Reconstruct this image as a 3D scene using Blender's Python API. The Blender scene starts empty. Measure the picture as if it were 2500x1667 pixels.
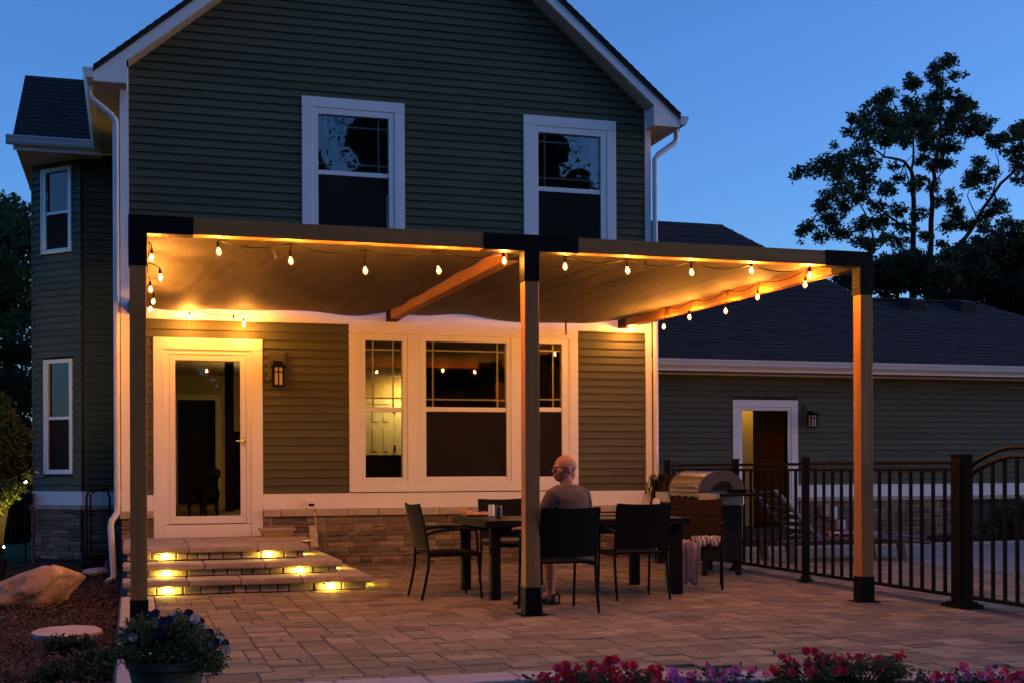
import bpy, math, random
from mathutils import Matrix, Vector

# ------------------------------------------------------------------ camera
sc = bpy.context.scene
C = sc.collection
R = math.radians
TH, ROLL, EYE = R(16.744), 0.004234, 1.2
cam = bpy.data.cameras.new('camera')
cam.sensor_width = 36.0
cam.lens = 3100.0 / 2500.0 * 36.0
cam.shift_y = 0.1243
cam.clip_start, cam.clip_end = 0.05, 2000
camo = bpy.data.objects.new('camera', cam)
C.objects.link(camo)
_r = Vector((math.cos(TH), -math.sin(TH), 0)); _f = Vector((math.sin(TH), math.cos(TH), 0)); _z = Vector((0, 0, 1))
_cr = _r * math.cos(ROLL) - _z * math.sin(ROLL)
_cu = _z * math.cos(ROLL) + _r * math.sin(ROLL)
M = Matrix((( _cr.x, _cu.x, -_f.x, 0), (_cr.y, _cu.y, -_f.y, 0), (_cr.z, _cu.z, -_f.z, EYE), (0, 0, 0, 1)))
camo.matrix_world = M
sc.camera = camo

# ------------------------------------------------------------------ sky, sun, exposure
wd = bpy.data.worlds.new('World'); sc.world = wd; wd.use_nodes = True
bg = wd.node_tree.nodes['Background']
sky = wd.node_tree.nodes.new('ShaderNodeTexSky')
sky.sky_type = 'NISHITA'; sky.sun_disc = False
sky.sun_elevation = R(6); sky.sun_rotation = R(99)
sky.ozone_density = 5.1; sky.dust_density = 0.8; sky.air_density = 1.0
_t = wd.node_tree.nodes.new('ShaderNodeMix'); _t.data_type = 'RGBA'; _t.blend_type = 'MULTIPLY'; _t.inputs[0].default_value = 1
_t.inputs[7].default_value = (1.07, .925, 1.06, 1)      # dusk air: a little less green than the clear sky model
wd.node_tree.links.new(sky.outputs[0], _t.inputs[6]); wd.node_tree.links.new(_t.outputs[2], bg.inputs[0])
bg.inputs[1].default_value = 0.118
sun = bpy.data.lights.new('sun', 'SUN'); sun.energy = 0.07; sun.angle = R(50); sun.color = (1, .58, .42)
suno = bpy.data.objects.new('sun', sun); C.objects.link(suno)
suno.rotation_euler = (R(84), 0, R(180 - 99))
sc.view_settings.view_transform = 'Standard'; sc.view_settings.look = 'None'
sc.view_settings.exposure = 1.58; sc.view_settings.gamma = 1.0; sc.view_settings.use_curve_mapping = False
LAMP = 2.3     # common scale of every lit lamp
sc.render.engine = 'CYCLES'
cy = sc.cycles
cy.use_denoising = True
cy.max_bounces = 8; cy.transparent_max_bounces = 16; cy.sample_clamp_indirect = 4.0
cy.caustics_reflective = False; cy.caustics_refractive = False

# ------------------------------------------------------------------ layout helpers: a photo pixel to a point of a real plane
def _ray(u, v):
    x = (u - 1250) / 3100.0; y = (1143.8 - v) / 3100.0
    s, c = math.sin(ROLL), math.cos(ROLL)
    a = x * c + y * s; b = y * c - x * s
    return a * math.cos(TH) + math.sin(TH), -a * math.sin(TH) + math.cos(TH), b
def gnd(u, v, z=0.0):
    X, Y, Z = _ray(u, v); d = (z - EYE) / Z
    return X * d, Y * d
def aty(u, v, Y0):
    X, Y, Z = _ray(u, v); d = Y0 / Y
    return X * d, EYE + Z * d
def atx(u, v, X0):
    X, Y, Z = _ray(u, v); d = X0 / X
    return Y * d, EYE + Z * d

# ------------------------------------------------------------------ mesh builder
class MB:
    def __init__(s, T=None):
        s.v = []; s.f = []; s.T = T
    def add(s, vs, fs):
        b = len(s.v)
        s.v += [tuple(s.T @ Vector(p)) if s.T else tuple(p) for p in vs]
        s.f += [tuple(b + i for i in f) for f in fs]
        return s
    def hexa(s, p):   # 8 points: bottom ring 0-3, top ring 4-7
        return s.add(p, [(3, 2, 1, 0), (4, 5, 6, 7), (0, 1, 5, 4), (1, 2, 6, 5), (2, 3, 7, 6), (3, 0, 4, 7)])
    def box(s, x0, x1, y0, y1, z0, z1):
        return s.hexa([(x0, y0, z0), (x1, y0, z0), (x1, y1, z0), (x0, y1, z0), (x0, y0, z1), (x1, y0, z1), (x1, y1, z1), (x0, y1, z1)])
    def bar(s, a, b, w, h, up=(0, 0, 1)):
        a, b = Vector(a), Vector(b); d = (b - a).normalized(); up = Vector(up)
        if abs(d.dot(up)) > .98: up = Vector((0, 1, 0))
        x = d.cross(up).normalized(); z = x.cross(d).normalized()
        q = []
        for p in (a, b):
            q.append([p - x * w / 2 - z * h / 2, p + x * w / 2 - z * h / 2, p + x * w / 2 + z * h / 2, p - x * w / 2 + z * h / 2])
        return s.hexa(q[0] + q[1])
    def tube(s, pts, r, n=8):
        pts = [Vector(p) for p in pts]; m = len(pts)
        rr = r if isinstance(r, (list, tuple)) else [r] * m
        rings = []; prev = None
        for i, p in enumerate(pts):
            d = (pts[min(i + 1, m - 1)] - pts[max(i - 1, 0)]).normalized()
            if prev is None:
                up = Vector((0, 0, 1)) if abs(d.z) < .9 else Vector((0, 1, 0))
                x = d.cross(up).normalized()
            else:
                x = (prev - d * prev.dot(d)).normalized()
            prev = x; y = d.cross(x)
            rings.append([p + (x * math.cos(2 * math.pi * k / n) + y * math.sin(2 * math.pi * k / n)) * rr[i] for k in range(n)])
        vs = [q for g in rings for q in g]; fs = []
        for i in range(m - 1):
            for k in range(n):
                k2 = (k + 1) % n
                fs.append((i * n + k, i * n + k2, (i + 1) * n + k2, (i + 1) * n + k))
        fs.append(tuple(range(n))[::-1]); fs.append(tuple((m - 1) * n + k for k in range(n)))
        return s.add(vs, fs)
    def lathe(s, prof, c=(0, 0, 0), n=16):
        vs = []; fs = []; m = len(prof)
        for r, z in prof:
            for k in range(n):
                t = 2 * math.pi * k / n
                vs.append((c[0] + r * math.cos(t), c[1] + r * math.sin(t), c[2] + z))
        for i in range(m - 1):
            for k in range(n):
                k2 = (k + 1) % n
                fs.append((i * n + k, i * n + k2, (i + 1) * n + k2, (i + 1) * n + k))
        fs.append(tuple(range(n))[::-1]); fs.append(tuple((m - 1) * n + k for k in range(n)))
        return s.add(vs, fs)
    def prism(s, poly, lo, hi, axis='y'):   # poly in the other two coordinates
        n = len(poly)
        def P(a, b, t):
            return {'y': (a, t, b), 'x': (t, a, b), 'z': (a, b, t)}[axis]
        vs = [P(a, b, lo) for a, b in poly] + [P(a, b, hi) for a, b in poly]
        fs = [tuple(range(n)), tuple(range(2 * n - 1, n - 1, -1))]
        for i in range(n):
            j = (i + 1) % n
            fs.append((i, i + n, j + n, j))
        return s.add(vs, fs)
    def ell(s, c, rx, ry, rz, n=14, m=8, rot=None):
        vs = []; fs = []
        for i in range(1, m):
            p = math.pi * i / m
            for k in range(n):
                t = 2 * math.pi * k / n
                vs.append(Vector((rx * math.sin(p) * math.cos(t), ry * math.sin(p) * math.sin(t), rz * math.cos(p))))
        vs += [Vector((0, 0, rz)), Vector((0, 0, -rz))]
        if rot: vs = [rot @ q for q in vs]
        vs = [q + Vector(c) for q in vs]
        for i in range(m - 2):
            for k in range(n):
                k2 = (k + 1) % n
                fs.append((i * n + k, (i + 1) * n + k, (i + 1) * n + k2, i * n + k2))
        T_, B_ = len(vs) - 2, len(vs) - 1
        for k in range(n):
            fs.append((T_, k, (k + 1) % n)); fs.append((B_, (m - 2) * n + (k + 1) % n, (m - 2) * n + k))
        return s.add(vs, fs)
    def mesh(s, name):
        me = bpy.data.meshes.new(name); me.from_pydata(s.v, [], s.f); me.update()
        return me
    def build(s, name, mat=None, parent=None, smooth=False, bevel=0, local=False):
        return link(name, s.mesh(name), mat, parent, smooth, bevel, local)

def fixnormals(me):
    import bmesh
    b = bmesh.new(); b.from_mesh(me); bmesh.ops.recalc_face_normals(b, faces=b.faces); b.to_mesh(me); b.free()

def link(name, me, mat=None, parent=None, smooth=False, bevel=0, local=False):
    fixnormals(me)
    if mat and not me.materials: me.materials.append(mat)
    if smooth:
        me.polygons.foreach_set('use_smooth', [True] * len(me.polygons))
        try: me.set_sharp_from_angle(angle=R(40))
        except Exception: pass
    o = bpy.data.objects.new(name, me); C.objects.link(o)
    if parent is not None:
        o.parent = parent
        if not local and parent.type == 'EMPTY': o.location = -parent.location
    if bevel:
        b = o.modifiers.new('bevel', 'BEVEL'); b.width = bevel; b.segments = 2; b.limit_method = 'ANGLE'; b.angle_limit = R(50)
    return o
def inst(name, me, parent, loc=(0, 0, 0), rot=None, scale=None):   # a piece that shares its mesh, given in world coordinates
    o = bpy.data.objects.new(name, me); C.objects.link(o); o.parent = parent
    L = Vector(loc)
    if parent is not None and parent.type == 'EMPTY': L = L - parent.location
    o.location = L
    if rot: o.rotation_euler = rot
    if scale: o.scale = scale
    return o
def thing(name, label, cat, loc=(0, 0, 0), rotz=0, group=None):
    o = bpy.data.objects.new(name, None); C.objects.link(o)
    o.location = loc; o.rotation_euler = (0, 0, rotz); o.empty_display_size = .2
    o['label'] = label; o['category'] = cat
    if group: o['group'] = group
    return o
def tag(o, label, cat, group=None):
    o['label'] = label; o['category'] = cat
    if group: o['group'] = group
    return o
def kind(o, k):
    o['kind'] = k; return o
def copy_tree(o, parent=None):
    c = o.copy(); C.objects.link(c); c.parent = parent
    for ch in list(o.children): copy_tree(ch, c)
    return c

# ------------------------------------------------------------------ materials
def pbr(name, col, rough=.6, var=.12, scale=6, bump=.0, bscale=40, metal=0, rand=0, hue=0, coord='Object', stretch=(1, 1, 1), stops=None, spec=.5, col2=None, tone=False, coat=0):
    m = bpy.data.materials.new(name); m.use_nodes = True
    nt = m.node_tree; N = nt.nodes; L = nt.links; b = N['Principled BSDF']
    b.inputs['Roughness'].default_value = rough; b.inputs['Metallic'].default_value = metal
    b.inputs['Specular IOR Level'].default_value = spec
    if coat: b.inputs['Coat Weight'].default_value = coat
    tc = N.new('ShaderNodeTexCoord'); oi = N.new('ShaderNodeObjectInfo')
    mp = N.new('ShaderNodeMapping'); mp.inputs['Scale'].default_value = stretch
    L.new(tc.outputs[coord], mp.inputs['Vector'])
    ml = N.new('ShaderNodeMath'); ml.operation = 'MULTIPLY'; ml.inputs[1].default_value = 37.0
    L.new(oi.outputs['Random'], ml.inputs[0])
    cb = N.new('ShaderNodeCombineXYZ')
    for i in range(3): L.new(ml.outputs[0], cb.inputs[i])
    L.new(cb.outputs[0], mp.inputs['Location'])
    nz = N.new('ShaderNodeTexNoise'); nz.inputs['Scale'].default_value = scale; nz.inputs['Detail'].default_value = 6; nz.inputs['Roughness'].default_value = .62
    L.new(mp.outputs[0], nz.inputs['Vector'])
    rp = N.new('ShaderNodeValToRGB')
    lo = [max(0, c * (1 - var)) for c in col]; hi = [min(1, c * (1 + var)) for c in (col2 or col)]
    rp.color_ramp.elements[0].position = .32; rp.color_ramp.elements[1].position = .68
    rp.color_ramp.elements[0].color = (*lo, 1); rp.color_ramp.elements[1].color = (*hi, 1)
    L.new(nz.outputs['Fac'], rp.inputs['Fac'])
    out = rp.outputs['Color']
    if stops:     # colour of the whole piece chosen per object (and per face where a tone is stored)
        at = N.new('ShaderNodeAttribute'); at.attribute_name = 'tone'
        ad = N.new('ShaderNodeMath'); ad.operation = 'ADD'; L.new(oi.outputs['Random'], ad.inputs[0]); L.new(at.outputs['Fac'], ad.inputs[1])
        fr = N.new('ShaderNodeMath'); fr.operation = 'FRACT'; L.new(ad.outputs[0], fr.inputs[0])
        r2 = N.new('ShaderNodeValToRGB'); r2.color_ramp.interpolation = 'LINEAR'
        e = r2.color_ramp.elements
        for i, s_ in enumerate(stops):
            q = e[i] if i < 2 else e.new(1)
            q.position = i / (len(stops) - 1); q.color = (*s_, 1)
        L.new(fr.outputs[0], r2.inputs['Fac'])
        mx = N.new('ShaderNodeMix'); mx.data_type = 'RGBA'; mx.blend_type = 'MULTIPLY'; mx.inputs[0].default_value = 1
        L.new(r2.outputs[0], mx.inputs[6]); L.new(out, mx.inputs[7]); out = mx.outputs[2]
    elif rand or hue:
        hs = N.new('ShaderNodeHueSaturation')
        mr = N.new('ShaderNodeMapRange'); mr.inputs[3].default_value = 1 - rand; mr.inputs[4].default_value = 1 + rand
        L.new(oi.outputs['Random'], mr.inputs[0]); L.new(mr.outputs[0], hs.inputs['Value'])
        L.new(out, hs.inputs['Color']); out = hs.outputs[0]
    L.new(out, b.inputs['Base Color'])
    if bump:
        n2 = N.new('ShaderNodeTexNoise'); n2.inputs['Scale'].default_value = bscale; n2.inputs['Detail'].default_value = 5
        L.new(mp.outputs[0], n2.inputs['Vector'])
        bp = N.new('ShaderNodeBump'); bp.inputs['Strength'].default_value = bump; bp.inputs['Distance'].default_value = .02
        L.new(n2.outputs['Fac'], bp.inputs['Height']); L.new(bp.outputs[0], b.inputs['Normal'])
    return m
def emit(name, col, strength):
    m = bpy.data.materials.new(name); m.use_nodes = True
    nt = m.node_tree; nt.nodes.clear()
    e = nt.nodes.new('ShaderNodeEmission'); e.inputs[0].default_value = (*col, 1); e.inputs[1].default_value = strength * LAMP
    o = nt.nodes.new('ShaderNodeOutputMaterial'); nt.links.new(e.outputs[0], o.inputs[0])
    return m
def glassmat(name, tint=(.92, .95, .94), base=.03, wav=.0):
    m = bpy.data.materials.new(name); m.use_nodes = True
    nt = m.node_tree; N = nt.nodes; L = nt.links; N.clear()
    o = N.new('ShaderNodeOutputMaterial'); mx = N.new('ShaderNodeMixShader')
    tr = N.new('ShaderNodeBsdfTransparent'); tr.inputs[0].default_value = (*tint, 1)
    gl = N.new('ShaderNodeBsdfGlossy'); gl.inputs['Roughness'].default_value = .01
    fr = N.new('ShaderNodeFresnel'); fr.inputs[0].default_value = 1.52
    ad = N.new('ShaderNodeMath'); ad.operation = 'ADD'; ad.inputs[1].default_value = base; L.new(fr.outputs[0], ad.inputs[0])
    L.new(ad.outputs[0], mx.inputs[0]); L.new(tr.outputs[0], mx.inputs[1]); L.new(gl.outputs[0], mx.inputs[2]); L.new(mx.outputs[0], o.inputs[0])
    if wav:
        tc = N.new('ShaderNodeTexCoord'); nz = N.new('ShaderNodeTexNoise'); nz.inputs['Scale'].default_value = 3.0; nz.inputs['Detail'].default_value = 1.5
        L.new(tc.outputs['Object'], nz.inputs['Vector'])
        bp = N.new('ShaderNodeBump'); bp.inputs['Strength'].default_value = wav; bp.inputs['Distance'].default_value = .02
        L.new(nz.outputs['Fac'], bp.inputs['Height']); L.new(bp.outputs[0], gl.inputs['Normal'])
    return m
def screenmat(name, col, alpha):
    m = bpy.data.materials.new(name); m.use_nodes = True
    nt = m.node_tree; N = nt.nodes; L = nt.links; N.clear()
    o = N.new('ShaderNodeOutputMaterial'); mx = N.new('ShaderNodeMixShader'); mx.inputs[0].default_value = alpha
    tr = N.new('ShaderNodeBsdfTransparent'); d = N.new('ShaderNodeBsdfDiffuse'); d.inputs[0].default_value = (*col, 1)
    L.new(tr.outputs[0], mx.inputs[1]); L.new(d.outputs[0], mx.inputs[2]); L.new(mx.outputs[0], o.inputs[0])
    return m
def leafmat(name, col, var=.45, trans=.35):
    m = pbr(name, col, rough=.55, var=var, scale=1.3, spec=.3)
    nt = m.node_tree; N = nt.nodes; L = nt.links; b = N['Principled BSDF']; o = N['Material Output']
    t = N.new('ShaderNodeBsdfTranslucent'); mx = N.new('ShaderNodeMixShader'); mx.inputs[0].default_value = trans
    src = b.inputs['Base Color'].links[0].from_socket
    L.new(src, t.inputs[0]); L.new(b.outputs[0], mx.inputs[1]); L.new(t.outputs[0], mx.inputs[2]); L.new(mx.outputs[0], o.inputs[0])
    return m

M_ = {}
M_['siding'] = pbr('olive siding', (.086, .089, .052), .6, .16, 1.7, .12, 90, spec=.2, rand=.07, stretch=(.25, 1, 1))
M_['wall'] = pbr('wall sheathing', (.03, .03, .022), .9)
M_['trim'] = pbr('white trim', (.80, .79, .77), .45, .04, 2, .03, 60)
M_['vinyl'] = pbr('white vinyl', (.78, .775, .76), .35, .03, 3)
M_['soffit'] = pbr('tan soffit', (.55, .43, .33), .6, .06, 4)
M_['gutter'] = pbr('white gutter metal', (.66, .65, .63), .35, .05, 3)
M_['shingle'] = pbr('asphalt shingle', (.040, .033, .031), .9, .35, 14, .35, 160, stops=[(.8, .8, .85), (1.25, 1.15, 1.1), (.6, .62, .7), (1.05, 1, .95)])
M_['shingle'].node_tree.nodes['Principled BSDF'].inputs['Specular IOR Level'].default_value = .2
M_['stone'] = pbr('ledge stone', (.9, .88, .86), .85, .22, 9, .5, 34, stops=[(.20, .14, .095), (.13, .095, .07), (.26, .19, .13), (.17, .12, .085), (.33, .26, .18), (.15, .125, .10)])
M_['capstone'] = pbr('cast cap stone', (.42, .35, .27), .85, .15, 8, .45, 30, rand=.08)
M_['slab'] = pbr('cut step stone', (.33, .275, .22), .85, .2, 5, .5, 26, rand=.08)
M_['paver'] = pbr('concrete paver', (.95, .92, .86), .85, .26, 12, .5, 55, stops=[(.26, .195, .10), (.145, .11, .064), (.325, .245, .130), (.20, .16, .094), (.355, .275, .152), (.165, .128, .078), (.29, .20, .098)])
M_['joint'] = pbr('joint sand', (.055, .043, .035), .95, .3, 30)
M_['pale'] = pbr('pale wall cap', (.37, .31, .26), .85, .12, 7, .4, 30, rand=.08)
M_['wall_block'] = pbr('retaining wall block', (.23, .19, .16), .9, .25, 8, .5, 24, rand=.15)
M_['mulch'] = pbr('dark bark mulch', (.036, .019, .011), .95, .55, 24, .9, 70, spec=.1)
M_['chip'] = pbr('bark chip', (.070, .040, .024), .95, .3, 20, stops=[(.6, .6, .6), (1, 1, 1), (1.6, 1.5, 1.4), (.8, .75, .7)])
M_['grass'] = pbr('lawn', (.030, .045, .016), .95, .4, 3, spec=.02)
M_['blade'] = leafmat('grass blade', (.05, .10, .022), .35)
def wood(name, axis, col=(.34, .14, .028)):
    st = [9, 9, 9]; st['xyz'.index(axis)] = .7
    return pbr(name, col, .6, .22, 1.6, .12, 5, rand=.08, stretch=st)
M_['woodx'] = wood('cedar along beam', 'x'); M_['woody'] = wood('cedar along rafter', 'y'); M_['woodz'] = wood('cedar along post', 'z')
M_['grassy'] = leafmat('dry dark blade', (.016, .014, .009))
M_['black'] = pbr('black powder coat', (.006, .006, .0065), .6, .15, 8, .04, 120, spec=.10)
M_['matte'] = pbr('matte black', (.007, .007, .007), .7, .2, 8, spec=.2)
M_['bronze'] = pbr('dark bronze', (.0055, .0042, .0037), .55, .15, 6, spec=.08)
M_['rattan'] = pbr('dark woven sling', (.0065, .006, .0055), .8, .3, 60, .4, 220, spec=.15)
M_['wicker'] = pbr('brown wicker', (.032, .017, .009), .7, .45, 30, .6, 120, spec=.2)
_n = M_['wicker'].node_tree; _w = _n.nodes.new('ShaderNodeTexWave'); _w.bands_direction = 'Z'; _w.inputs['Scale'].default_value = 26; _w.inputs['Distortion'].default_value = 2.5
_c = _n.nodes.new('ShaderNodeTexCoord'); _n.links.new(_c.outputs['Object'], _w.inputs[0])
_b = _n.nodes.new('ShaderNodeBump'); _b.inputs['Strength'].default_value = 1; _b.inputs['Distance'].default_value = .01; _n.links.new(_w.outputs['Fac'], _b.inputs['Height']); _n.links.new(_b.outputs[0], _n.nodes['Principled BSDF'].inputs['Normal'])
M_['tabletop'] = pbr('dark slatted table', (.030, .027, .024), .35, .25, 5, stretch=(1, 12, 1))
M_['steel'] = pbr('brushed stainless', (.55, .54, .52), .27, .06, 5, .02, 200, metal=1, stretch=(1, 1, 30))
M_['steel_side'] = pbr('grey cast end cap', (.05, .056, .07), .5, .12, 8)
M_['glass'] = glassmat('window glass', base=.02)
M_['glass_w'] = glassmat('wavy window glass', base=.055, wav=.06)
M_['screen'] = screenmat('insect screen', (.030, .028, .026), .62)
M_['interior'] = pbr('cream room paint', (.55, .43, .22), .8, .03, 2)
M_['ceiling'] = pbr('room ceiling', (.42, .36, .28), .9, .03, 2)
M_['oak'] = pbr('oak floor', (.30, .19, .08), .4, .25, 3, stretch=(1, 8, 1))
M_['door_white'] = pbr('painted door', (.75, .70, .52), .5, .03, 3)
M_['sofa'] = pbr('dark sofa', (.020, .014, .012), .8, .2, 10)
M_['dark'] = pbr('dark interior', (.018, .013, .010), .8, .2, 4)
M_['bark'] = pbr('tree bark', (.022, .017, .013), .95, .4, 12, .6, 30, spec=.1)
M_['leaf_a'] = leafmat('oak leaf', (.040, .060, .022))
M_['leaf_b'] = leafmat('dark leaf', (.030, .048, .020))
M_['leaf_c'] = leafmat('fresh leaf', (.085, .125, .040))
M_['leaf_d'] = leafmat('petunia leaf', (.055, .085, .030))
M_['red'] = leafmat('red petal', (.62, .018, .04), .25, .2)
M_['pink'] = leafmat('pink petal', (.75, .13, .27), .3, .25)
M_['violet'] = leafmat('violet petal', (.50, .14, .46), .3, .25)
M_['purple'] = leafmat('deep purple petal', (.030, .014, .060), .3, .2)
M_['white_petal'] = leafmat('white petal', (.50, .48, .50), .12, .25)
M_['boulder'] = pbr('granite boulder', (.40, .235, .125), .9, .38, 5, .8, 16)
M_['flagstone'] = pbr('pale flagstone', (.40, .33, .29), .85, .12, 8, .3, 30)
M_['pot'] = pbr('ribbed grey pot', (.045, .047, .043), .7, .25, 6, .2, 40)
M_['sail'] = pbr('taupe shade cloth', (.125, .112, .085), .72, .22, 2.2, .25, 260, spec=.25, stretch=(3, .5, 1))
M_['soil'] = pbr('potting soil', (.03, .02, .015), .95, .4, 30, .5, 60)
M_['bulb'] = emit('lit filament bulb', (1, .43, .10), 790)
M_['step_lens'] = emit('lit step lens', (1, .62, .08), 60)
M_['garden_lens'] = emit('lit garden lens', (1, .68, .16), 60)
def amber(name):
    m = bpy.data.materials.new(name); m.use_nodes = True
    nt = m.node_tree; N = nt.nodes; L = nt.links; N.clear()
    o = N.new('ShaderNodeOutputMaterial'); mx = N.new('ShaderNodeAddShader')
    tr = N.new('ShaderNodeBsdfTransparent'); tr.inputs[0].default_value = (.80, .62, .36, 1)
    e = N.new('ShaderNodeEmission'); e.inputs[0].default_value = (1, .36, .045, 1); e.inputs[1].default_value = .16 * LAMP  # weak emission puts the bulb's orange halo into its glass shell
    L.new(tr.outputs[0], mx.inputs[0]); L.new(e.outputs[0], mx.inputs[1]); L.new(mx.outputs[0], o.inputs[0])
    return m
M_['halo_glass'] = amber('amber halo glass')
M_['spot_lens'] = emit('lit spot lens', (1, .66, .14), 420)
M_['frost'] = pbr('frosted lantern glass', (.62, .55, .45), .4, .05, 4)
rnd = random.Random(7)
W = 15.8            # main rear wall plane
# ------------------------------------------------------------------ ground
g = MB()
g.add([(-300, -300, -.42), (300, -300, -.42), (300, 400, -.42), (-300, 400, -.42)], [(0, 1, 2, 3)])
kind(g.build('ground', M_['grass']), 'structure')
# lawn strip at lower left, mulch bed with an uneven surface
def sheet(name, mat, x0, x1, y0, y1, z, nx, ny, amp, seed):
    q = random.Random(seed); ph = [(q.uniform(1, 5), q.uniform(1, 5), q.uniform(0, 6), q.uniform(.3, 1)) for _ in range(10)]
    b = MB(); vs = []; fs = []
    for j in range(ny + 1):
        for i in range(nx + 1):
            x = x0 + (x1 - x0) * i / nx; y = y0 + (y1 - y0) * j / ny
            h = sum(a * math.sin(p * x + p2 * y + o) for p, p2, o, a in ph) / 6
            vs.append((x, y, z + amp * h + q.uniform(-.3, .3) * amp))
    for j in range(ny):
        for i in range(nx):
            k = j * (nx + 1) + i
            fs.append((k, k + 1, k + nx + 2, k + nx + 1))
    b.add(vs, fs)
    return kind(b.build(name, mat, smooth=True), 'structure')
sheet('mulch_bed', M_['mulch'], -7, -.105, 5.5, 19, -.10, 150, 280, .018, 3)
chips = MB()
for i in range(16000):
    y = 6.5 + 10.5 * rnd.random() ** 1.6; x = rnd.uniform(-3.6, -.12)
    if (x > -1.9 + (y - 7) * .1 or y > 8.2) and ((x + .47) ** 2 / .1 + (y - 10.66) ** 2 / .17 > 1):
        l, w_ = rnd.uniform(.018, .06), rnd.uniform(.006, .016); t = rnd.uniform(0, 3.14)
        dx, dy = math.cos(t) * l / 2, math.sin(t) * l / 2; ex, ey = -math.sin(t) * w_ / 2, math.cos(t) * w_ / 2
        z = -.075 + rnd.uniform(-.004, .018); tl = rnd.uniform(-.015, .015)
        chips.add([(x - dx - ex, y - dy - ey, z - tl), (x + dx - ex, y + dy - ey, z + tl), (x + dx + ex, y + dy + ey, z + tl + .004), (x - dx + ex, y - dy + ey, z - tl + .004)], [(0, 1, 2, 3)])
co_ = chips.build('mulch_chips', M_['chip']); ta = co_.data.attributes.new('tone', 'FLOAT', 'FACE'); ta.data.foreach_set('value', [rnd.random() for _ in co_.data.polygons])
kind(tag(co_, 'loose dark bark chips scattered over the planting bed at left', 'mulch'), 'stuff')
# grass patch at the lower left corner
gb = MB()
for i in range(9000):
    x = rnd.uniform(-3.4, -2.0); y = rnd.uniform(6.4, 8.8)
    if x > -2.02 - (y - 6.4) * .27 + .12 * math.sin(y * 5): continue
    h = rnd.uniform(.03, .075); t = rnd.uniform(0, 6.28); w_ = .004
    lx, ly = rnd.uniform(-.03, .03), rnd.uniform(-.03, .03)
    gb.add([(x - w_ * math.cos(t), y - w_ * math.sin(t), -.10), (x + w_ * math.cos(t), y + w_ * math.sin(t), -.10), (x + lx, y + ly, -.10 + h)], [(0, 1, 2)])
kind(tag(gb.build('lawn_grass', M_['blade']), 'short green lawn at the near edge of the mulch bed', 'grass'), 'stuff')
# patio bedding
pb = MB(); pb.prism([(-.10, 15.80), (-.10, 7.16), (2.2, 7.16), (6.2, 5.80), (16, 5.80), (16, 15.80)], -.40, -.012, 'z'); pb.box(6.86, 30, 15.80, 17.1, -.40, -.013)
patio = kind(pb.build('patio', M_['joint']), 'structure')
# far pool deck: the same field where single pavers can no longer be told apart
PSZ = {}
def paver_mesh(w, l, h=.05):
    key = (round(w, 3), round(l, 3))
    if key not in PSZ:
        b = MB(); c = .007; e = .006
        a = [(-w / 2, -l / 2), (w / 2, -l / 2), (w / 2, l / 2), (-w / 2, l / 2)]
        vs = [(x, y, -h) for x, y in a] + [(x, y, -e) for x, y in a] + [(x * (1 - 2 * c / w), y * (1 - 2 * c / l), 0) for x, y in a]
        fs = [(8, 9, 10, 11)]
        for r in (0, 4):
            for i in range(4):
                j = (i + 1) % 4
                fs.append((r + i, r + j, r + 4 + j, r + 4 + i))
        b.add(vs, fs); me = b.mesh('paver'); fixnormals(me); me.materials.append(M_['paver']); PSZ[key] = me
    return PSZ[key]
pav = []
def field(x0, x1, y0, y1, skip=lambda x, y, w, l: False, seed=1):
    """random ashlar laying: pieces of several sizes fitted on a small grid, no long straight joints"""
    q = random.Random(seed); c = .0995; nx, ny = round((x1 - x0) / c), round((y1 - y0) / c)
    cx, cy_ = (x1 - x0) / nx, (y1 - y0) / ny; used = [[False] * ny for _ in range(nx)]
    sizes = [((3, 2), 4), ((2, 2), 5), ((2, 3), 4), ((3, 3), 1.6), ((2, 1), 1.8), ((3, 1), .7), ((1, 2), .5), ((4, 2), .4)]
    for j in range(ny):
        for i in range(nx):
            if used[i][j]: continue
            opts = []
            for (w, l), p in sizes + [((1, 1), .02)]:
                if i + w > nx or j + l > ny: continue
                if any(used[i + a][j + b_] for a in range(w) for b_ in range(l)): continue
                # avoid leaving one cell slivers to the right
                k = i + w
                if k < nx and not used[k][j] and (k + 1 >= nx or used[k + 1][j]): p *= .12
                opts.append(((w, l), p))
            w, l = q.choices([o for o, _ in opts], [p for _, p in opts])[0]
            for a in range(w):
                for b_ in range(l): used[i + a][j + b_] = True
            X, Y = x0 + (i + w / 2) * cx, y0 + (j + l / 2) * cy_
            if not skip(X, Y, w * cx, l * cy_): pav.append((X, Y, w * cx, l * cy_))
def under_steps(x, y, w, l): return x < 2.33 and y > 12.55 and (x + w / 2 < 2.45 or True)
def front_line(x): return 7.33 if x < 2.2 else 7.33 - (x - 2.2) * .34
field(.215, 6.72, 7.34, 15.74, under_steps, 5)
field(2.312, 6.72, 5.80, 7.34, lambda x, y, w, l: y - l / 2 < front_line(x + w / 2) + .005, 15)
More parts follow.
